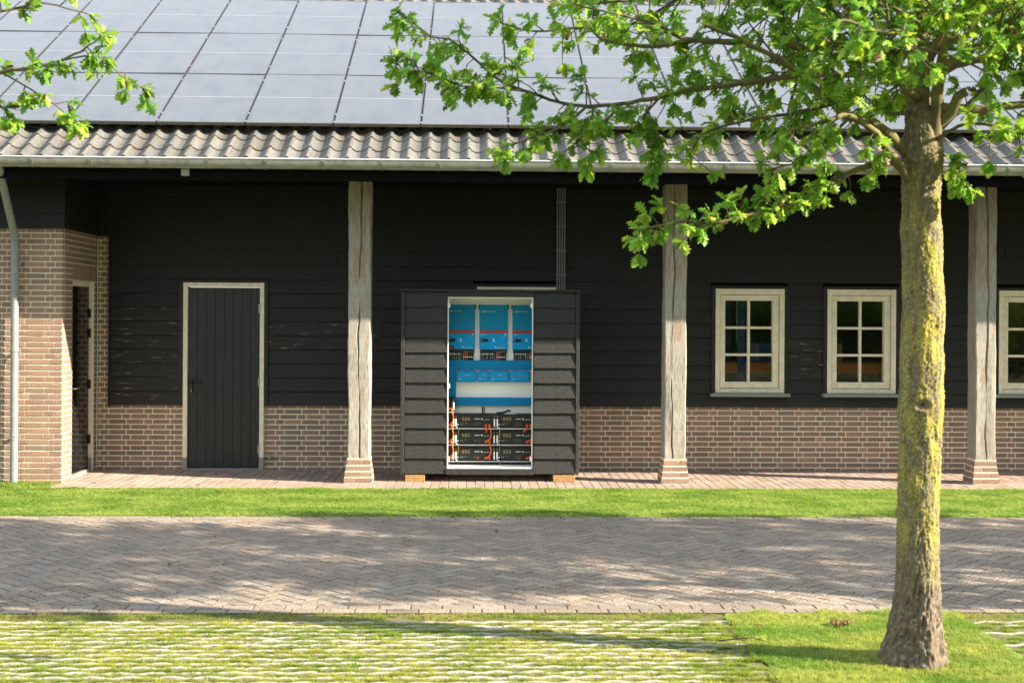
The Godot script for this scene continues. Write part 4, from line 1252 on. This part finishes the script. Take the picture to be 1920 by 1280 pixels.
func limb(c: Crown, pts: Array, r0: float, r1: float, from: float, gap: float, size := 0.082, long := 0.22) -> void:
	# rounds a polyline off and gives it bark thickness and leaves
	var curve := []
	for k in pts.size() - 1:
		var p0: Vector3 = pts[maxi(k - 1, 0)]
		var p3: Vector3 = pts[mini(k + 2, pts.size() - 1)]
		for q in 4:
			curve.append(pts[k].cubic_interpolate(pts[k + 1], p0, p3, q / 4.0) + rand_dir() * minf(0.006, r0 * 0.2) * (0.0 if k == 0 else 1.0))
	curve.append(pts[-1])
	var rad := []
	for k in curve.size():
		rad.append(lerpf(r0, r1, pow(float(k) / (curve.size() - 1), 0.8)) * (1.0 + 0.10 * waves.get_noise_2d(k * 0.9, r0 * 900.0)))
	c.wood.append([curve, rad])
	if gap > 0.0: dress(c, curve, from, gap, size, long)

func pts3(a: Array) -> Array:
	var out := []
	for k in range(0, a.size(), 3): out.append(Vector3(a[k], a[k + 1], a[k + 2]))
	return out

# limbs that spring from a leader and fork, all the way round
func free_limbs(c: Crown, at: Vector3, y0: float, y1: float, count: int, girth: float, gap: float, keep: Callable) -> void:
	for k in count:
		var f := (k + 0.5) / count
		var y := lerpf(y0, y1, f)
		var az := k * 2.39996 + rng.randf_range(-0.3, 0.3)
		var reach_ := girth * (1.0 - 0.62 * f) * rng.randf_range(0.8, 1.1)
		var el := lerpf(0.22, 0.95, f) + rng.randf_range(-0.1, 0.1)
		var d := Vector3(cos(az) * cos(el), sin(el), sin(az) * cos(el))
		var pts := [at + Vector3(0, y, 0)]
		for q in 5:
			d = (d + rand_dir() * 0.22 + Vector3(0, -0.03, 0)).normalized()
			pts.append(pts[-1] + d * reach_ / 5)
		if not keep.call(pts[-1]): continue
		limb(c, pts, 0.03 * (1.15 - f), 0.006, 0.3, gap)
		for q in [2, 3, 4]:
			for s in 2:
				var d2: Vector3 = ((pts[q + 1] - pts[q]).normalized() + rand_dir() * 0.85).normalized()
				var sub := [pts[q]]
				for j in 3:
					d2 = (d2 + rand_dir() * 0.25).normalized()
					sub.append(sub[-1] + d2 * reach_ * 0.13)
				if keep.call(sub[-1]): limb(c, sub, 0.011, 0.004, 0.25, gap)

func bark_mesh(at: Vector3) -> ArrayMesh:
	var b := MB.new()
	var axis := [Vector3(2.425, -0.06, 8.90), Vector3(2.43, 0.0, 8.90), Vector3(2.455, 0.41, 8.9), Vector3(2.46, 1.0, 8.9), Vector3(2.47, 1.59, 8.9), Vector3(2.48, 2.0, 8.9), Vector3(2.462, 2.48, 8.9), Vector3(2.47, 2.77, 8.9), Vector3(2.47, 2.95, 8.89), Vector3(2.46, 3.08, 8.88)]
	var girth := [[-0.06, 0.195], [0.0, 0.178], [0.06, 0.160], [0.16, 0.140], [0.32, 0.122], [0.5, 0.112], [0.9, 0.109], [1.25, 0.114], [1.4, 0.122], [1.55, 0.114], [1.9, 0.112], [2.2, 0.107], [2.38, 0.108], [2.5, 0.099], [2.65, 0.103], [2.78, 0.114], [2.9, 0.1], [3.0, 0.085], [3.08, 0.07]]
	var sides := 112
	var rows := 430
	var fine := FastNoiseLite.new(); fine.seed = 5; fine.frequency = 1.0; fine.fractal_octaves = 3
	var grid := []
	for k in rows + 1:
		var y := -0.06 + 3.14 * k / rows
		var c := Vector3.ZERO
		for q in axis.size() - 1:
			if y <= axis[q + 1].y or q == axis.size() - 2:
				c = axis[q].lerp(axis[q + 1], clampf((y - axis[q].y) / (axis[q + 1].y - axis[q].y), 0, 1)); break
		var r := 0.07
		for q in girth.size() - 1:
			if y <= girth[q + 1][0]:
				r = lerpf(girth[q][1], girth[q + 1][1], smoothstep(girth[q][0], girth[q + 1][0], y)); break
		var line := PackedVector3Array()
		var low := clampf(1.0 - (y - 0.1) / 0.5, 0.0, 1.0)
		for s in sides:
			var a := TAU * s / sides
			var dx := cos(a)
			var dz := sin(a)
			var p := Vector3(dx, 0, dz) * 0.11
			var ridge := 1.0 - absf(fine.get_noise_3d(p.x * 58.0, y * 6.0, p.z * 58.0)) * 2.4
			var lump := fine.get_noise_3d(p.x * 14.0 + 3.0, y * 5.0, p.z * 14.0)
			var crust := fine.get_noise_3d(p.x * 110.0, y * 95.0, p.z * 110.0)
			var root := 0.016 * low * sin(a * 5.0 + 1.0) * low
			# the scar of a lost branch faces the road at 1.4 m
			var ka := wrapf(a - (PI / 2 + 0.22), -PI, PI) * 0.115
			var kd := Vector2(ka, (y - 1.425) * 1.25).length()
			var knot := 0.010 * exp(-pow((kd - 0.045) / 0.018, 2)) - 0.012 * exp(-pow(kd / 0.03, 2))
			# fissure on the sunny side
			var fi := wrapf(a - (PI / 2 - 0.62 + 0.18 * fine.get_noise_2d(y * 3.0, 7.0)), -PI, PI) * 0.11
			var seam := 0.006 * exp(-pow((absf(fi) - 0.014) / 0.008, 2)) * clampf((y - 0.6) * 2.0, 0, 1) * clampf((2.35 - y) * 2.0, 0, 1)
			var d := (0.006 + 0.014 * low) * (ridge - 0.5) * (0.4 + 0.8 * clampf(1.6 - y, 0, 1)) + 0.009 * lump * (1.0 - low) + (0.008 - 0.006 * low) * crust + root + knot + seam
			line.append(c + Vector3(dx, 0, dz) * (r + d))
		grid.append(line)
	for k in rows + 1:
		var y := -0.06 + 3.14 * k / rows
		for s in sides:
			var e: Vector3 = grid[k][(s + 1) % sides] - grid[k][(s + sides - 1) % sides]
			var u: Vector3 = grid[mini(k + 1, rows)][s] - grid[maxi(k - 1, 0)][s]
			var nn := e.cross(u).normalized()
			var a := TAU * s / sides
			var dx := cos(a)
			var dz := sin(a)
			if nn.dot(Vector3(dx, 0, dz)) < 0: nn = -nn
			var p := Vector3(dx, 0, dz) * 0.11
			var col := Color(0.20, 0.16, 0.115).lerp(Color(0.075, 0.055, 0.036), clampf(0.5 + 0.9 * fine.get_noise_3d(p.x * 70.0, y * 12.0, p.z * 70.0), 0, 1))
			var pale := fine.get_noise_3d(p.x * 40.0 + 40.0, y * 26.0, p.z * 40.0)
			if pale > 0.28: col = col.lerp(Color(0.30, 0.28, 0.22), clampf((pale - 0.28) * 5.0, 0, 0.8))
			var big := fine.get_noise_3d(p.x * 12.0, y * 3.2 + 20.0, p.z * 12.0)
			var small := fine.get_noise_3d(p.x * 95.0, y * 70.0 + 9.0, p.z * 95.0)
			var bandy := clampf((y - 0.38) / 0.35, 0, 1) * clampf((3.0 - y) / 0.7, 0.12, 1)
			var sunny := 0.30 * dx + 0.1 * dz
			var olive := clampf((0.28 + big * 0.9 + small * 1.5) * 2.6, 0, 1) * bandy
			col = col.lerp(Color(0.22, 0.215, 0.058), olive * 0.8)
			var gold := clampf((-0.14 + sunny * (0.9 if y > 1.5 else 0.5) + big * 0.7 + small * 1.3 - 0.16 * absf(y - 1.7)) * 4.0, 0, 1) * bandy
			col = col.lerp(Color(0.44, 0.36, 0.04), gold * 0.85)
			var ka := wrapf(a - (PI / 2 + 0.22), -PI, PI) * 0.115
			var kd := Vector2(ka, (y - 1.425) * 1.25).length()
			col = col.lerp(Color(0.17, 0.125, 0.085), clampf(1.6 - kd / 0.032, 0, 1))
			if kd < 0.010: col = Color(0.03, 0.02, 0.012)
			b.vert(grid[k][s] - at, nn, col)
	for k in rows:
		for s in sides:
			var q := k * sides + s
			var q2 := k * sides + (s + 1) % sides
			b.tri_i(q, q2, q + sides); b.tri_i(q2, q2 + sides, q + sides)
	return b.mesh()

func plant(c: Crown, o: Node3D, trunk: Mesh, leaf: Mesh, single: int) -> void:
	put("trunk", trunk, mats.bark, o)
	for w in c.wood:
		var b := MB.new()
		var shift := []
		for p in w[0]: shift.append(p - o.position)
		b.tube(shift, w[1], 9, W)
		for k in b.v.size():
			var q := b.v[k]
			var g := clampf(0.45 + waves.get_noise_3d(q.x * 16.0, q.y * 16.0, q.z * 16.0) * 1.5 + b.n[k].y * 0.25, 0, 1)
			b.c[k] = Color(0.095, 0.075, 0.05).lerp(Color(0.20, 0.185, 0.045), g * (0.9 if w[1][0] > 0.02 else 0.35))
		put("branch", b.mesh(), mats.bark, o)
	var tw := MB.new()
	for w in c.twigs:
		var shift := []
		for p in w[0]: shift.append(p - o.position)
		tw.tube(shift, w[1], 4, W, false)
	put("twigs", tw.mesh(), mats.twig, o).set_meta("kind", "stuff")
	var order := range(c.leaves.size())
	if single:
		order.sort_custom(func(a, b): return reach(c.leaves[a].origin) - c.leaves[a].basis.y.length() * 5.0 < reach(c.leaves[b].origin) - c.leaves[b].basis.y.length() * 5.0)
	var kinds := []
	for k in 8: kinds.append(leaf_mesh(leaf_tint()))
	var places := []
	var tints := []
	for k in order.size():
		var t: Transform3D = c.leaves[order[k]]
		t.origin -= o.position
		if k < single:
			put("leaf", kinds[k % 8], mats.leaf, o).transform = t
		else:
			places.append(t); tints.append(c.tints[order[k]])
	scatter("foliage", leaf, mats.leaf, o, places, tints)

func build_trees() -> void:
	var leaf := leaf_mesh(W)
	var o := thing("oak_tree", "young oak with yellow lichen on its trunk, standing in the lawn between the parking bays", "tree", "oaks in a row along the road", Vector3(2.44, 0, 8.9))
	var c := Crown.new()
	var trunk := bark_mesh(o.position)
	var g := 0.085
	limb(c, pts3([2.46, 2.62, 8.90, 2.455, 3.07, 8.88, 2.45, 3.28, 8.85, 2.48, 3.49, 8.83, 2.51, 3.86, 8.80, 2.46, 5.0, 8.85, 2.5, 6.6, 8.9]), 0.080, 0.018, 0.45, 0.12)
	limb(c, pts3([2.50, 2.74, 8.92, 2.52, 3.05, 8.97, 2.52, 3.27, 9.03, 2.54, 3.60, 9.10, 2.62, 4.5, 9.2, 2.7, 5.7, 9.3]), 0.045, 0.012, 0.5, 0.12)
	limb(c, pts3([2.44, 2.74, 8.90, 2.24, 2.93, 8.94, 2.12, 2.98, 8.99, 2.01, 2.99, 9.03, 1.91, 3.05, 9.08, 1.73, 3.19, 9.12, 1.64, 3.25, 9.16, 1.42, 3.34, 9.21, 1.19, 3.42, 9.25]), 0.036, 0.010, 0.3, g)
	limb(c, pts3([2.42, 2.64, 8.90, 2.30, 2.73, 9.00, 2.15, 2.88, 9.10, 1.98, 2.96, 9.20, 1.79, 2.91, 9.30, 1.58, 2.84, 9.40]), 0.034, 0.006, 0.4, g)
	limb(c, pts3([2.45, 3.02, 8.90, 2.38, 3.20, 8.86, 2.28, 3.31, 8.81, 2.22, 3.38, 8.77, 2.16, 3.46, 8.72, 1.99, 3.44, 8.68, 1.83, 3.44, 8.63, 1.77, 3.52, 8.59, 1.77, 3.64, 8.54, 1.77, 3.9, 8.50]), 0.040, 0.010, 0.35, 0.10)
	limb(c, pts3([2.17, 3.46, 8.70, 2.09, 3.54, 8.85, 2.08, 3.71, 9.00, 2.0, 4.0, 9.15]), 0.022, 0.008, 0.3, g)
	limb(c, pts3([2.42, 3.02, 8.90, 2.36, 3.02, 8.93, 2.21, 3.03, 8.97, 2.08, 3.15, 9.00]), 0.018, 0.004, 0.5, g)
	limb(c, pts3([2.42, 2.66, 8.92, 2.34, 2.74, 8.95, 2.18, 2.74, 8.97, 1.99, 2.66, 9.00, 1.80, 2.55, 9.03, 1.64, 2.48, 9.07, 1.45, 2.44, 9.10, 1.26, 2.39, 9.13, 1.07, 2.40, 9.17, 0.87, 2.35, 9.20]), 0.024, 0.004, 0.12, 0.05, 0.078, 0.16)
	limb(c, pts3([1.74, 3.19, 9.10, 1.51, 3.17, 9.06, 1.23, 3.13, 9.02, 1.00, 3.09, 8.97, 0.80, 3.06, 8.93, 0.61, 3.05, 8.89, 0.45, 3.08, 8.85, 0.28, 3.14, 8.81, 0.11, 3.22, 8.77, -0.01, 3.34, 8.72, -0.15, 3.45, 8.68, -0.26, 3.48, 8.64, -0.45, 3.63, 8.60]), 0.016, 0.004, 0.08, 0.055, 0.078, 0.2)
	limb(c, pts3([0.28, 3.14, 8.82, 0.11, 3.15, 8.87, -0.07, 3.15, 8.91, -0.27, 3.21, 8.96, -0.44, 3.22, 9.00]), 0.008, 0.003, 0.1, 0.042, 0.08, 0.13)
	limb(c, pts3([0.61, 3.05, 8.90, 0.48, 2.93, 8.98, 0.31, 2.85, 9.07, 0.11, 2.77, 9.15]), 0.009, 0.003, 0.2, 0.055, 0.078, 0.13)
	limb(c, pts3([0.80, 3.06, 8.94, 0.67, 2.93, 8.86, 0.56, 2.86, 8.78, 0.69, 2.82, 8.70]), 0.009, 0.003, 0.2, 0.05, 0.078, 0.14)
	limb(c, pts3([1.0, 3.09, 8.97, 0.92, 2.98, 8.9, 0.95, 2.86, 8.85, 1.02, 2.76, 8.8]), 0.008, 0.003, 0.2, 0.05, 0.078, 0.13)
	limb(c, pts3([1.42, 3.34, 9.20, 1.19, 3.34, 9.24, 1.06, 3.35, 9.28, 0.93, 3.40, 9.32, 0.75, 3.44, 9.36, 0.51, 3.48, 9.40]), 0.018, 0.004, 0.2, 0.075)
	limb(c, pts3([1.19, 3.35, 9.23, 0.98, 3.33, 9.16, 0.88, 3.34, 9.09, 0.68, 3.39, 9.02, 0.59, 3.47, 8.94, 0.31, 3.46, 8.87, 0.11, 3.53, 8.80]), 0.015, 0.004, 0.2, 0.075)
	limb(c, pts3([2.49, 3.2, 8.90, 2.52, 3.36, 8.96, 2.64, 3.36, 9.02, 2.77, 3.39, 9.08, 2.88, 3.43, 9.14, 3.01, 3.53, 9.20, 3.4, 3.7, 9.3]), 0.015, 0.006, 0.3, 0.075)
	limb(c, pts3([2.53, 2.88, 8.90, 2.61, 2.96, 8.80, 2.76, 3.08, 8.70, 2.91, 3.21, 8.60, 3.08, 3.39, 8.50, 3.4, 3.6, 8.4]), 0.016, 0.006, 0.35, 0.075)
	limb(c, pts3([2.50, 2.84, 8.92, 2.54, 2.89, 9.00, 2.63, 2.94, 9.10, 2.73, 2.92, 9.20, 2.86, 2.86, 9.30, 3.1, 2.85, 9.35]), 0.014, 0.004, 0.3, 0.055)
	limb(c, pts3([2.51, 2.76, 8.92, 2.55, 2.79, 8.97, 2.60, 2.75, 9.03, 2.62, 2.63, 9.10]), 0.009, 0.003, 0.4, 0.05, 0.078, 0.1)
	limb(c, pts3([1.92, 3.05, 9.05, 1.72, 3.01, 8.94, 1.51, 2.99, 8.83, 1.29, 2.93, 8.71, 1.22, 2.80, 8.60]), 0.014, 0.004, 0.1, 0.065)
	limb(c, pts3([1.98, 2.96, 9.2, 1.85, 2.82, 9.1, 1.75, 2.74, 9.05, 1.6, 2.70, 9.0]), 0.010, 0.003, 0.2, 0.055, 0.078, 0.14)
	# a cut stub
	c.wood.append([[Vector3(2.52, 2.95, 8.93), Vector3(2.60, 3.02, 8.98), Vector3(2.63, 3.11, 9.0), Vector3(2.67, 3.13, 9.02)], [0.036, 0.031, 0.028, 0.026]])
	free_limbs(c, Vector3(2.47, 0, 8.88), 3.05, 3.8, 20, 1.6, 0.095, func(p): return p.y > 2.95 and p.x > 0.9 and not in_fork(p))
	free_limbs(c, Vector3(2.48, 0, 8.86), 3.7, 6.5, 26, 2.1, 0.13, func(p): return p.y > 3.45)
	plant(c, o, trunk, leaf, 300)
	# the next oak of the row, left of the frame: only its reaching branches show
	var l := thing("oak_tree", "oak left of the picture whose leafy branch tips reach in at the top left corner", "tree", "oaks in a row along the road", Vector3(-4.0, 0, 8.9))
	c = Crown.new()
	limb(c, pts3([-3.98, 2.6, 8.9, -3.71, 3.00, 8.90, -3.13, 3.15, 8.92, -2.73, 3.18, 8.93, -2.56, 3.19, 8.95, -2.29, 3.23, 8.97, -2.12, 3.30, 8.98, -1.99, 3.39, 9.00]), 0.024, 0.003, 0.5, 0.11, 0.078, 0.14)
	limb(c, pts3([-2.57, 3.20, 8.90, -2.38, 3.09, 8.97, -2.22, 2.99, 9.03, -2.11, 2.88, 9.10]), 0.006, 0.002, 0.3, 0.09, 0.078, 0.1)
	limb(c, pts3([-2.29, 3.24, 8.95, -2.06, 3.29, 8.90, -1.91, 3.17, 8.85, -1.83, 3.14, 8.80]), 0.006, 0.002, 0.4, 0.12, 0.085, 0.08)
	limb(c, pts3([-3.98, 2.9, 8.9, -3.71, 3.29, 8.90, -2.88, 3.51, 8.85, -2.61, 3.55, 8.80, -2.40, 3.61, 8.75, -2.15, 3.56, 8.70]), 0.018, 0.003, 0.6, 0.12, 0.08, 0.12)
	limb(c, pts3([-2.74, 3.18, 8.90, -2.55, 3.00, 8.95, -2.45, 2.92, 9.00]), 0.006, 0.002, 0.3, 0.08, 0.078, 0.1)
	limb(c, pts3([-4.0, 2.62, 8.90, -4.01, 3.5, 8.85, -4.0, 5.0, 8.85, -3.95, 6.4, 8.9]), 0.08, 0.018, 0.45, 0.12)
	free_limbs(c, Vector3(-4.0, 0, 8.88), 2.9, 6.3, 26, 1.9, 0.14, func(p): return p.x < -2.75 or p.y > 4.0)
	plant(c, l, trunk, leaf, 0)
	# two more to the right of the frame: they shade the road
	var r := thing("oak_tree", "first oak right of the picture, shading the middle of the brick road", "tree", "oaks in a row along the road", Vector3(8.4, 0, 8.9))
	c = Crown.new()
	limb(c, pts3([8.4, 2.62, 8.90, 8.39, 3.5, 8.85, 8.4, 5.0, 8.85, 8.45, 6.8, 8.9]), 0.08, 0.018, 0.4, 0.12)
	free_limbs(c, Vector3(8.4, 0, 8.85), 2.9, 6.9, 60, 2.4, 0.09, func(p): return p.x > 5.2 and p.z - p.y / 1.75 < 7.45)
	plant(c, r, trunk, leaf, 0)
	var r2 := r.duplicate()
	r2.name = "oak_tree_003"
	add_child(r2)
	r2.position.x = 14.3; r2.position.z = 8.6; r2.scale.y = 1.06
	r2.set_meta("label", "second oak right of the picture, farther along the road")

# ------------------------------------------------------------------ grass
func tuft_mesh() -> ArrayMesh:
	var b := MB.new()
	for k in 9:
		var a := k * 2.4
		var root := Vector3(cos(a * 1.7), 0, sin(a * 1.7)) * 0.35 * rng.randf()
		var d := Vector3(cos(a), 0, sin(a))
		var lean := rng.randf_range(0.1, 0.75)
		var h := rng.randf_range(0.55, 1.0)
		var s := d.cross(Vector3.UP) * 0.028
		var p1 := root + Vector3(0, h * 0.55, 0) + d * lean * 0.25
		var p2 := root + Vector3(0, h * (1.0 - lean * 0.3), 0) + d * lean * 0.75
		var nn := (d * -0.3 + Vector3.UP * 0.9).normalized()
		var i0 := b.vert(root - s, nn, W)
		var i1 := b.vert(root + s, nn, W)
		var i2 := b.vert(p1 + s * 0.8, nn, W)
		var i3 := b.vert(p1 - s * 0.8, nn, W)
		var i4 := b.vert(p2, nn, W)
		b.tri_i(i0, i1, i2); b.tri_i(i0, i2, i3); b.tri_i(i3, i2, i4)
	return b.mesh()

func build_grass() -> void:
	var tuft := tuft_mesh()
	var sow := func(called: String, n: int, pick: Callable, h0: float, h1: float, a: Color, b: Color) -> void:
		var places := []
		var tints := []
		for k in n:
			var p = pick.call()
			if p == null: continue
			var h := rng.randf_range(h0, h1) * (1.0 + 0.5 * waves.get_noise_2d(p.x * 2.3 + 50.0, p.z * 2.3))
			var wide := rng.randf_range(0.045, 0.065)
			places.append(Transform3D(Basis(Vector3.UP, rng.randf() * TAU).scaled_local(Vector3(wide, h, wide)), p))
			var q := clampf(0.5 + 1.3 * waves.get_noise_2d(p.x * 1.1, p.z * 2.2) + rng.randf_range(-0.35, 0.35), 0, 1)
			var c := a.lerp(b, q)
			var l := rng.randf_range(0.62, 1.25)
			tints.append(Color(c.r * l, c.g * l, c.b * l))
		var o := scatter(called, tuft, mats.grass, self, places, tints)
		o.name = called
	sow.call("grass_strip", 70000, func():
		var p := Vector3(rng.randf_range(-7.0, 8.2), -0.008, rng.randf_range(1.66, 3.80))
		if p.x > -4.66 and p.z < 1.74 + 0.10 * waves.get_noise_2d(p.x * 2.1, 1.0): return null
		if p.z > 3.745 + 0.10 * waves.get_noise_2d(p.x * 3.0, 9.0): return null
		return p, 0.020, 0.044, Color(0.22, 0.38, 0.055), Color(0.42, 0.54, 0.115))
	sow.call("grass_by_wall", 1500, func(): return Vector3(rng.randf_range(-7.0, -4.72), -0.008, rng.randf_range(1.33, 1.72)), 0.03, 0.07, Color(0.24, 0.39, 0.055), Color(0.42, 0.53, 0.11))
	sow.call("lawn_grass", 24000, func():
		var p := Vector3(rng.randf_range(1.35, 3.35), -0.008, rng.randf_range(7.62, 10.2))
		var edge := 0.12 * waves.get_noise_2d(p.z * 2.0, 3.0)
		if p.x < 1.6 + edge or p.x > 3.1 + edge: return null
		if p.z < 7.74 + 0.16 * waves.get_noise_2d(p.x * 2.0, 5.0): return null
		if Vector2(p.x - 2.43, p.z - 8.9).length() < 0.165: return null
		return p, 0.018, 0.045, Color(0.22, 0.38, 0.045), Color(0.50, 0.55, 0.11))
	sow.call("bay_edge_grass", 10000, func():
		var p := Vector3(rng.randf_range(-3.6, 4.4), -0.02, 7.73 + absf(rng.randfn(0, 0.10)))
		if p.x > 1.55 and p.x < 3.1: return null
		if waves.get_noise_2d(p.x * 1.5, p.z * 3.0) < -0.25 + (p.z - 7.8) * 0.8: return null
		return p, 0.015, 0.045, Color(0.22, 0.33, 0.045), Color(0.45, 0.43, 0.12))
	sow.call("bay_grass", 60000, func():
		var row := rng.randi_range(0, 18)
		var flip := 0.25 if row % 2 else 0.75
		var left := rng.randf() < 0.86
		var n := rng.randi_range(0, 28) if left else rng.randi_range(0, 7)
		var x0 := 1.6 - 0.0 if left else 3.1
		var cell := x0 + (-1.0 if left else 1.0) * (n + flip) * 0.2025
		var full := waves.get_noise_2d(cell * 3.1 + row * 5.3, row * 2.7)
		if rng.randf() > 0.62 + full * 0.9: return null
		var q := Vector2(rng.randfn(0, 0.04), rng.randfn(0, 0.013))
		return Vector3(cell + q.x, -0.012, 7.955 + (row + 0.5) * 0.0935 + q.y), 0.014, 0.034, Color(0.26, 0.38, 0.04), Color(0.52, 0.53, 0.10))
	sow.call("joint_moss", 1800, func():
		var p := Vector3(rng.randf_range(-5.0, 6.0), -0.006, rng.randf_range(3.76, 7.72))
		if waves.get_noise_2d(p.x * 0.9 + 8.0, p.z * 1.3) < 0.05: return null
		return p, 0.012, 0.026, Color(0.07, 0.13, 0.02), Color(0.12, 0.17, 0.03))

# ------------------------------------------------------------------ small things
func build_small() -> void:
	var clod := MB.new()
	for k in 26:
		var p := Vector3(rng.randfn(0, 0.035), absf(rng.randfn(0, 0.008)) + 0.008, rng.randfn(0, 0.03))
		clod.box(p, Vector3.ONE * rng.randf_range(0.008, 0.024), W, 0.004, Basis(rand_dir(), rng.randf() * TAU))
	var o := put("earth_clod", clod.mesh(), mats.earth, self, Vector3(2.28, 0.012, 8.1))
	tag(o, "small heap of brown earth crumbs in the lawn left of the oak's trunk", "earth")
	var tw := put("fallen_twig", tube_mesh([Vector3(-0.16, 0.03, 0.02), Vector3(-0.05, 0.036, 0.0), Vector3(0.04, 0.04, -0.01), Vector3(0.13, 0.03, 0.06)], [0.003, 0.0035, 0.003, 0.002], 6), mats.twig, self, Vector3(1.58, 0, 8.53))
	tag(tw, "thin dark twig lying across the edge of the lawn and the grass pavers", "twig")
	var dry := leaf_mesh(W)
	var spots := [[-4.3, 1.35, "by the brick corner"], [-3.95, 1.1, "in front of the side door"], [-3.1, 1.5, "before the wooden door"], [-2.2, 1.25, "left of the first oak post"], [0.2, 4.6, "in the road opposite the cabinet"], [3.9, 5.2, "at the right in the road"], [-2.3, 6.1, "at the left in the road"], [1.75, 8.25, "in the lawn by the pavers"]]
	for s in spots:
		var f := put("dry_leaf", dry, mats.leaf_dry, self, Vector3(s[0], 0.012 if s[1] < 8 else 0.04, s[1]), Basis(Vector3.UP, rng.randf() * TAU) * Basis(Vector3.RIGHT, -PI / 2 + 0.15).scaled(Vector3.ONE * 0.065))
		tag(f, "curled brown dry leaf lying %s" % s[2], "leaf", "dry leaves on the ground")
	for s in [[3.22, 3.05, "right of the middle post"]]:
		var d := thing("dandelion", "single yellow dandelion in the grass strip before the windows", "flower", "", Vector3(2.6, 0, 3.05))
		put("stem", tube_mesh([Vector3.ZERO, Vector3(0.004, 0.06, 0.004)], [0.003, 0.002], 6), mats.green, d)
		var h := MB.new()
		for k in 14:
			h.box(Vector3(0.004, 0.064, 0.004) + Vector3(cos(k * 2.4), 0.2, sin(k * 2.4)) * 0.010, Vector3(0.016, 0.004, 0.005), W, 0.0, Basis(Vector3.UP, -k * 2.4) * Basis(Vector3(0, 0, 1), 0.4))
		put("blossom", h.mesh(), mats.yellow, d)

# ------------------------------------------------------------------ what the window panes mirror
func build_behind() -> void:
	var house := thing("thatched_house", "low thatched house across the yard, seen only mirrored in the window panes", "house", "", Vector3(15.0, 0, 33.0))
	spanput("wall", Vector3(-11, 0, 0), Vector3(11, 2.6, 7), mats.plaster, house)
	var r := MB.new()
	for s in [[-0.7, 1.0], [7.7, -1.0]]:
		r.quad(Vector3(-11.6, 2.3, s[0]), Vector3(11.6, 2.3, s[0]), Vector3(11.6, 8.2, 3.5), Vector3(-11.6, 8.2, 3.5), Vector3(0, 0.6, -s[1]).normalized(), W)
	for x in [-11.6, 11.6]:
		r.tri(Vector3(x, 2.3, -0.7), Vector3(x, 2.3, 7.7), Vector3(x, 8.2, 3.5), Vector3(signf(x), 0, 0), W)
	put("roof", r.mesh(), mats.straw, house)
	var source := get_node("oak_tree2") if has_node("oak_tree2") else get_node("oak_tree")
	var k := 0
	for n in get_children():
		if str(n.name).begins_with("oak_tree") and n.position.x > 8.0 and n.position.x < 9.0: source = n
	var marks := ["leftmost", "second from the left", "third from the left", "fourth from the left", "rightmost"]
	for p in [Vector3(-9, -0.5, 25), Vector3(-2.5, -0.5, 27), Vector3(4.5, -0.7, 25.5), Vector3(10.5, -0.6, 26), Vector3(18.5, -0.6, 27)]:
		var t := source.duplicate()
		t.name = "yard_tree_00%d" % (k + 1)
		add_child(t)
		t.position = p
		t.scale = Vector3(1.35, 1.35, 1.35)
		t.rotation.y = 1.3 * k
		tag(t, "tree across the yard mirrored in the window panes, %s of the five" % marks[k], "tree", "trees across the yard")
		k += 1
	# a loose, leafy hedge in front of those trees
	var hedge := thing("hedge", "tall leafy hedge along the far side of the yard, mirrored in the window panes", "hedge", "", Vector3(8, 0, 23.0))
	var stems := MB.new()
	for j in 40:
		var x := -17.5 + j * 0.9 + rng.randf_range(-0.2, 0.2)
		stems.tube([Vector3(x, 0, 0.8), Vector3(x + rng.randf_range(-0.2, 0.2), 1.2, 0.8), Vector3(x + rng.randf_range(-0.4, 0.4), 2.2, 0.8)], [0.04, 0.03, 0.015], 6, W)
	put("stems", stems.mesh(), mats.twig, hedge)
	var places := []
	var tints := []
	while places.size() < 30000:
		var x := rng.randf_range(-18, 18)
		var top := 2.8 + 1.5 * waves.get_noise_2d(x * 0.5, 4.0)
		var p := Vector3(x, top * sqrt(rng.randf()), rng.randf_range(0.0, 1.6))
		if waves.get_noise_3d(p.x * 1.7, p.y * 1.7, p.z * 1.7) < 0.10: continue
		var d := (rand_dir() + Vector3(0, 0.2, 0)).normalized()
		var s := d.cross(Vector3(0.2, 1, 0.1)).normalized()
		places.append(Transform3D(Basis(s * 0.11, d * 0.12, s.cross(d) * 0.11), p)); tints.append(leaf_tint())
	scatter("foliage", leaf_mesh(W), mats.leaf, hedge, places, tints)
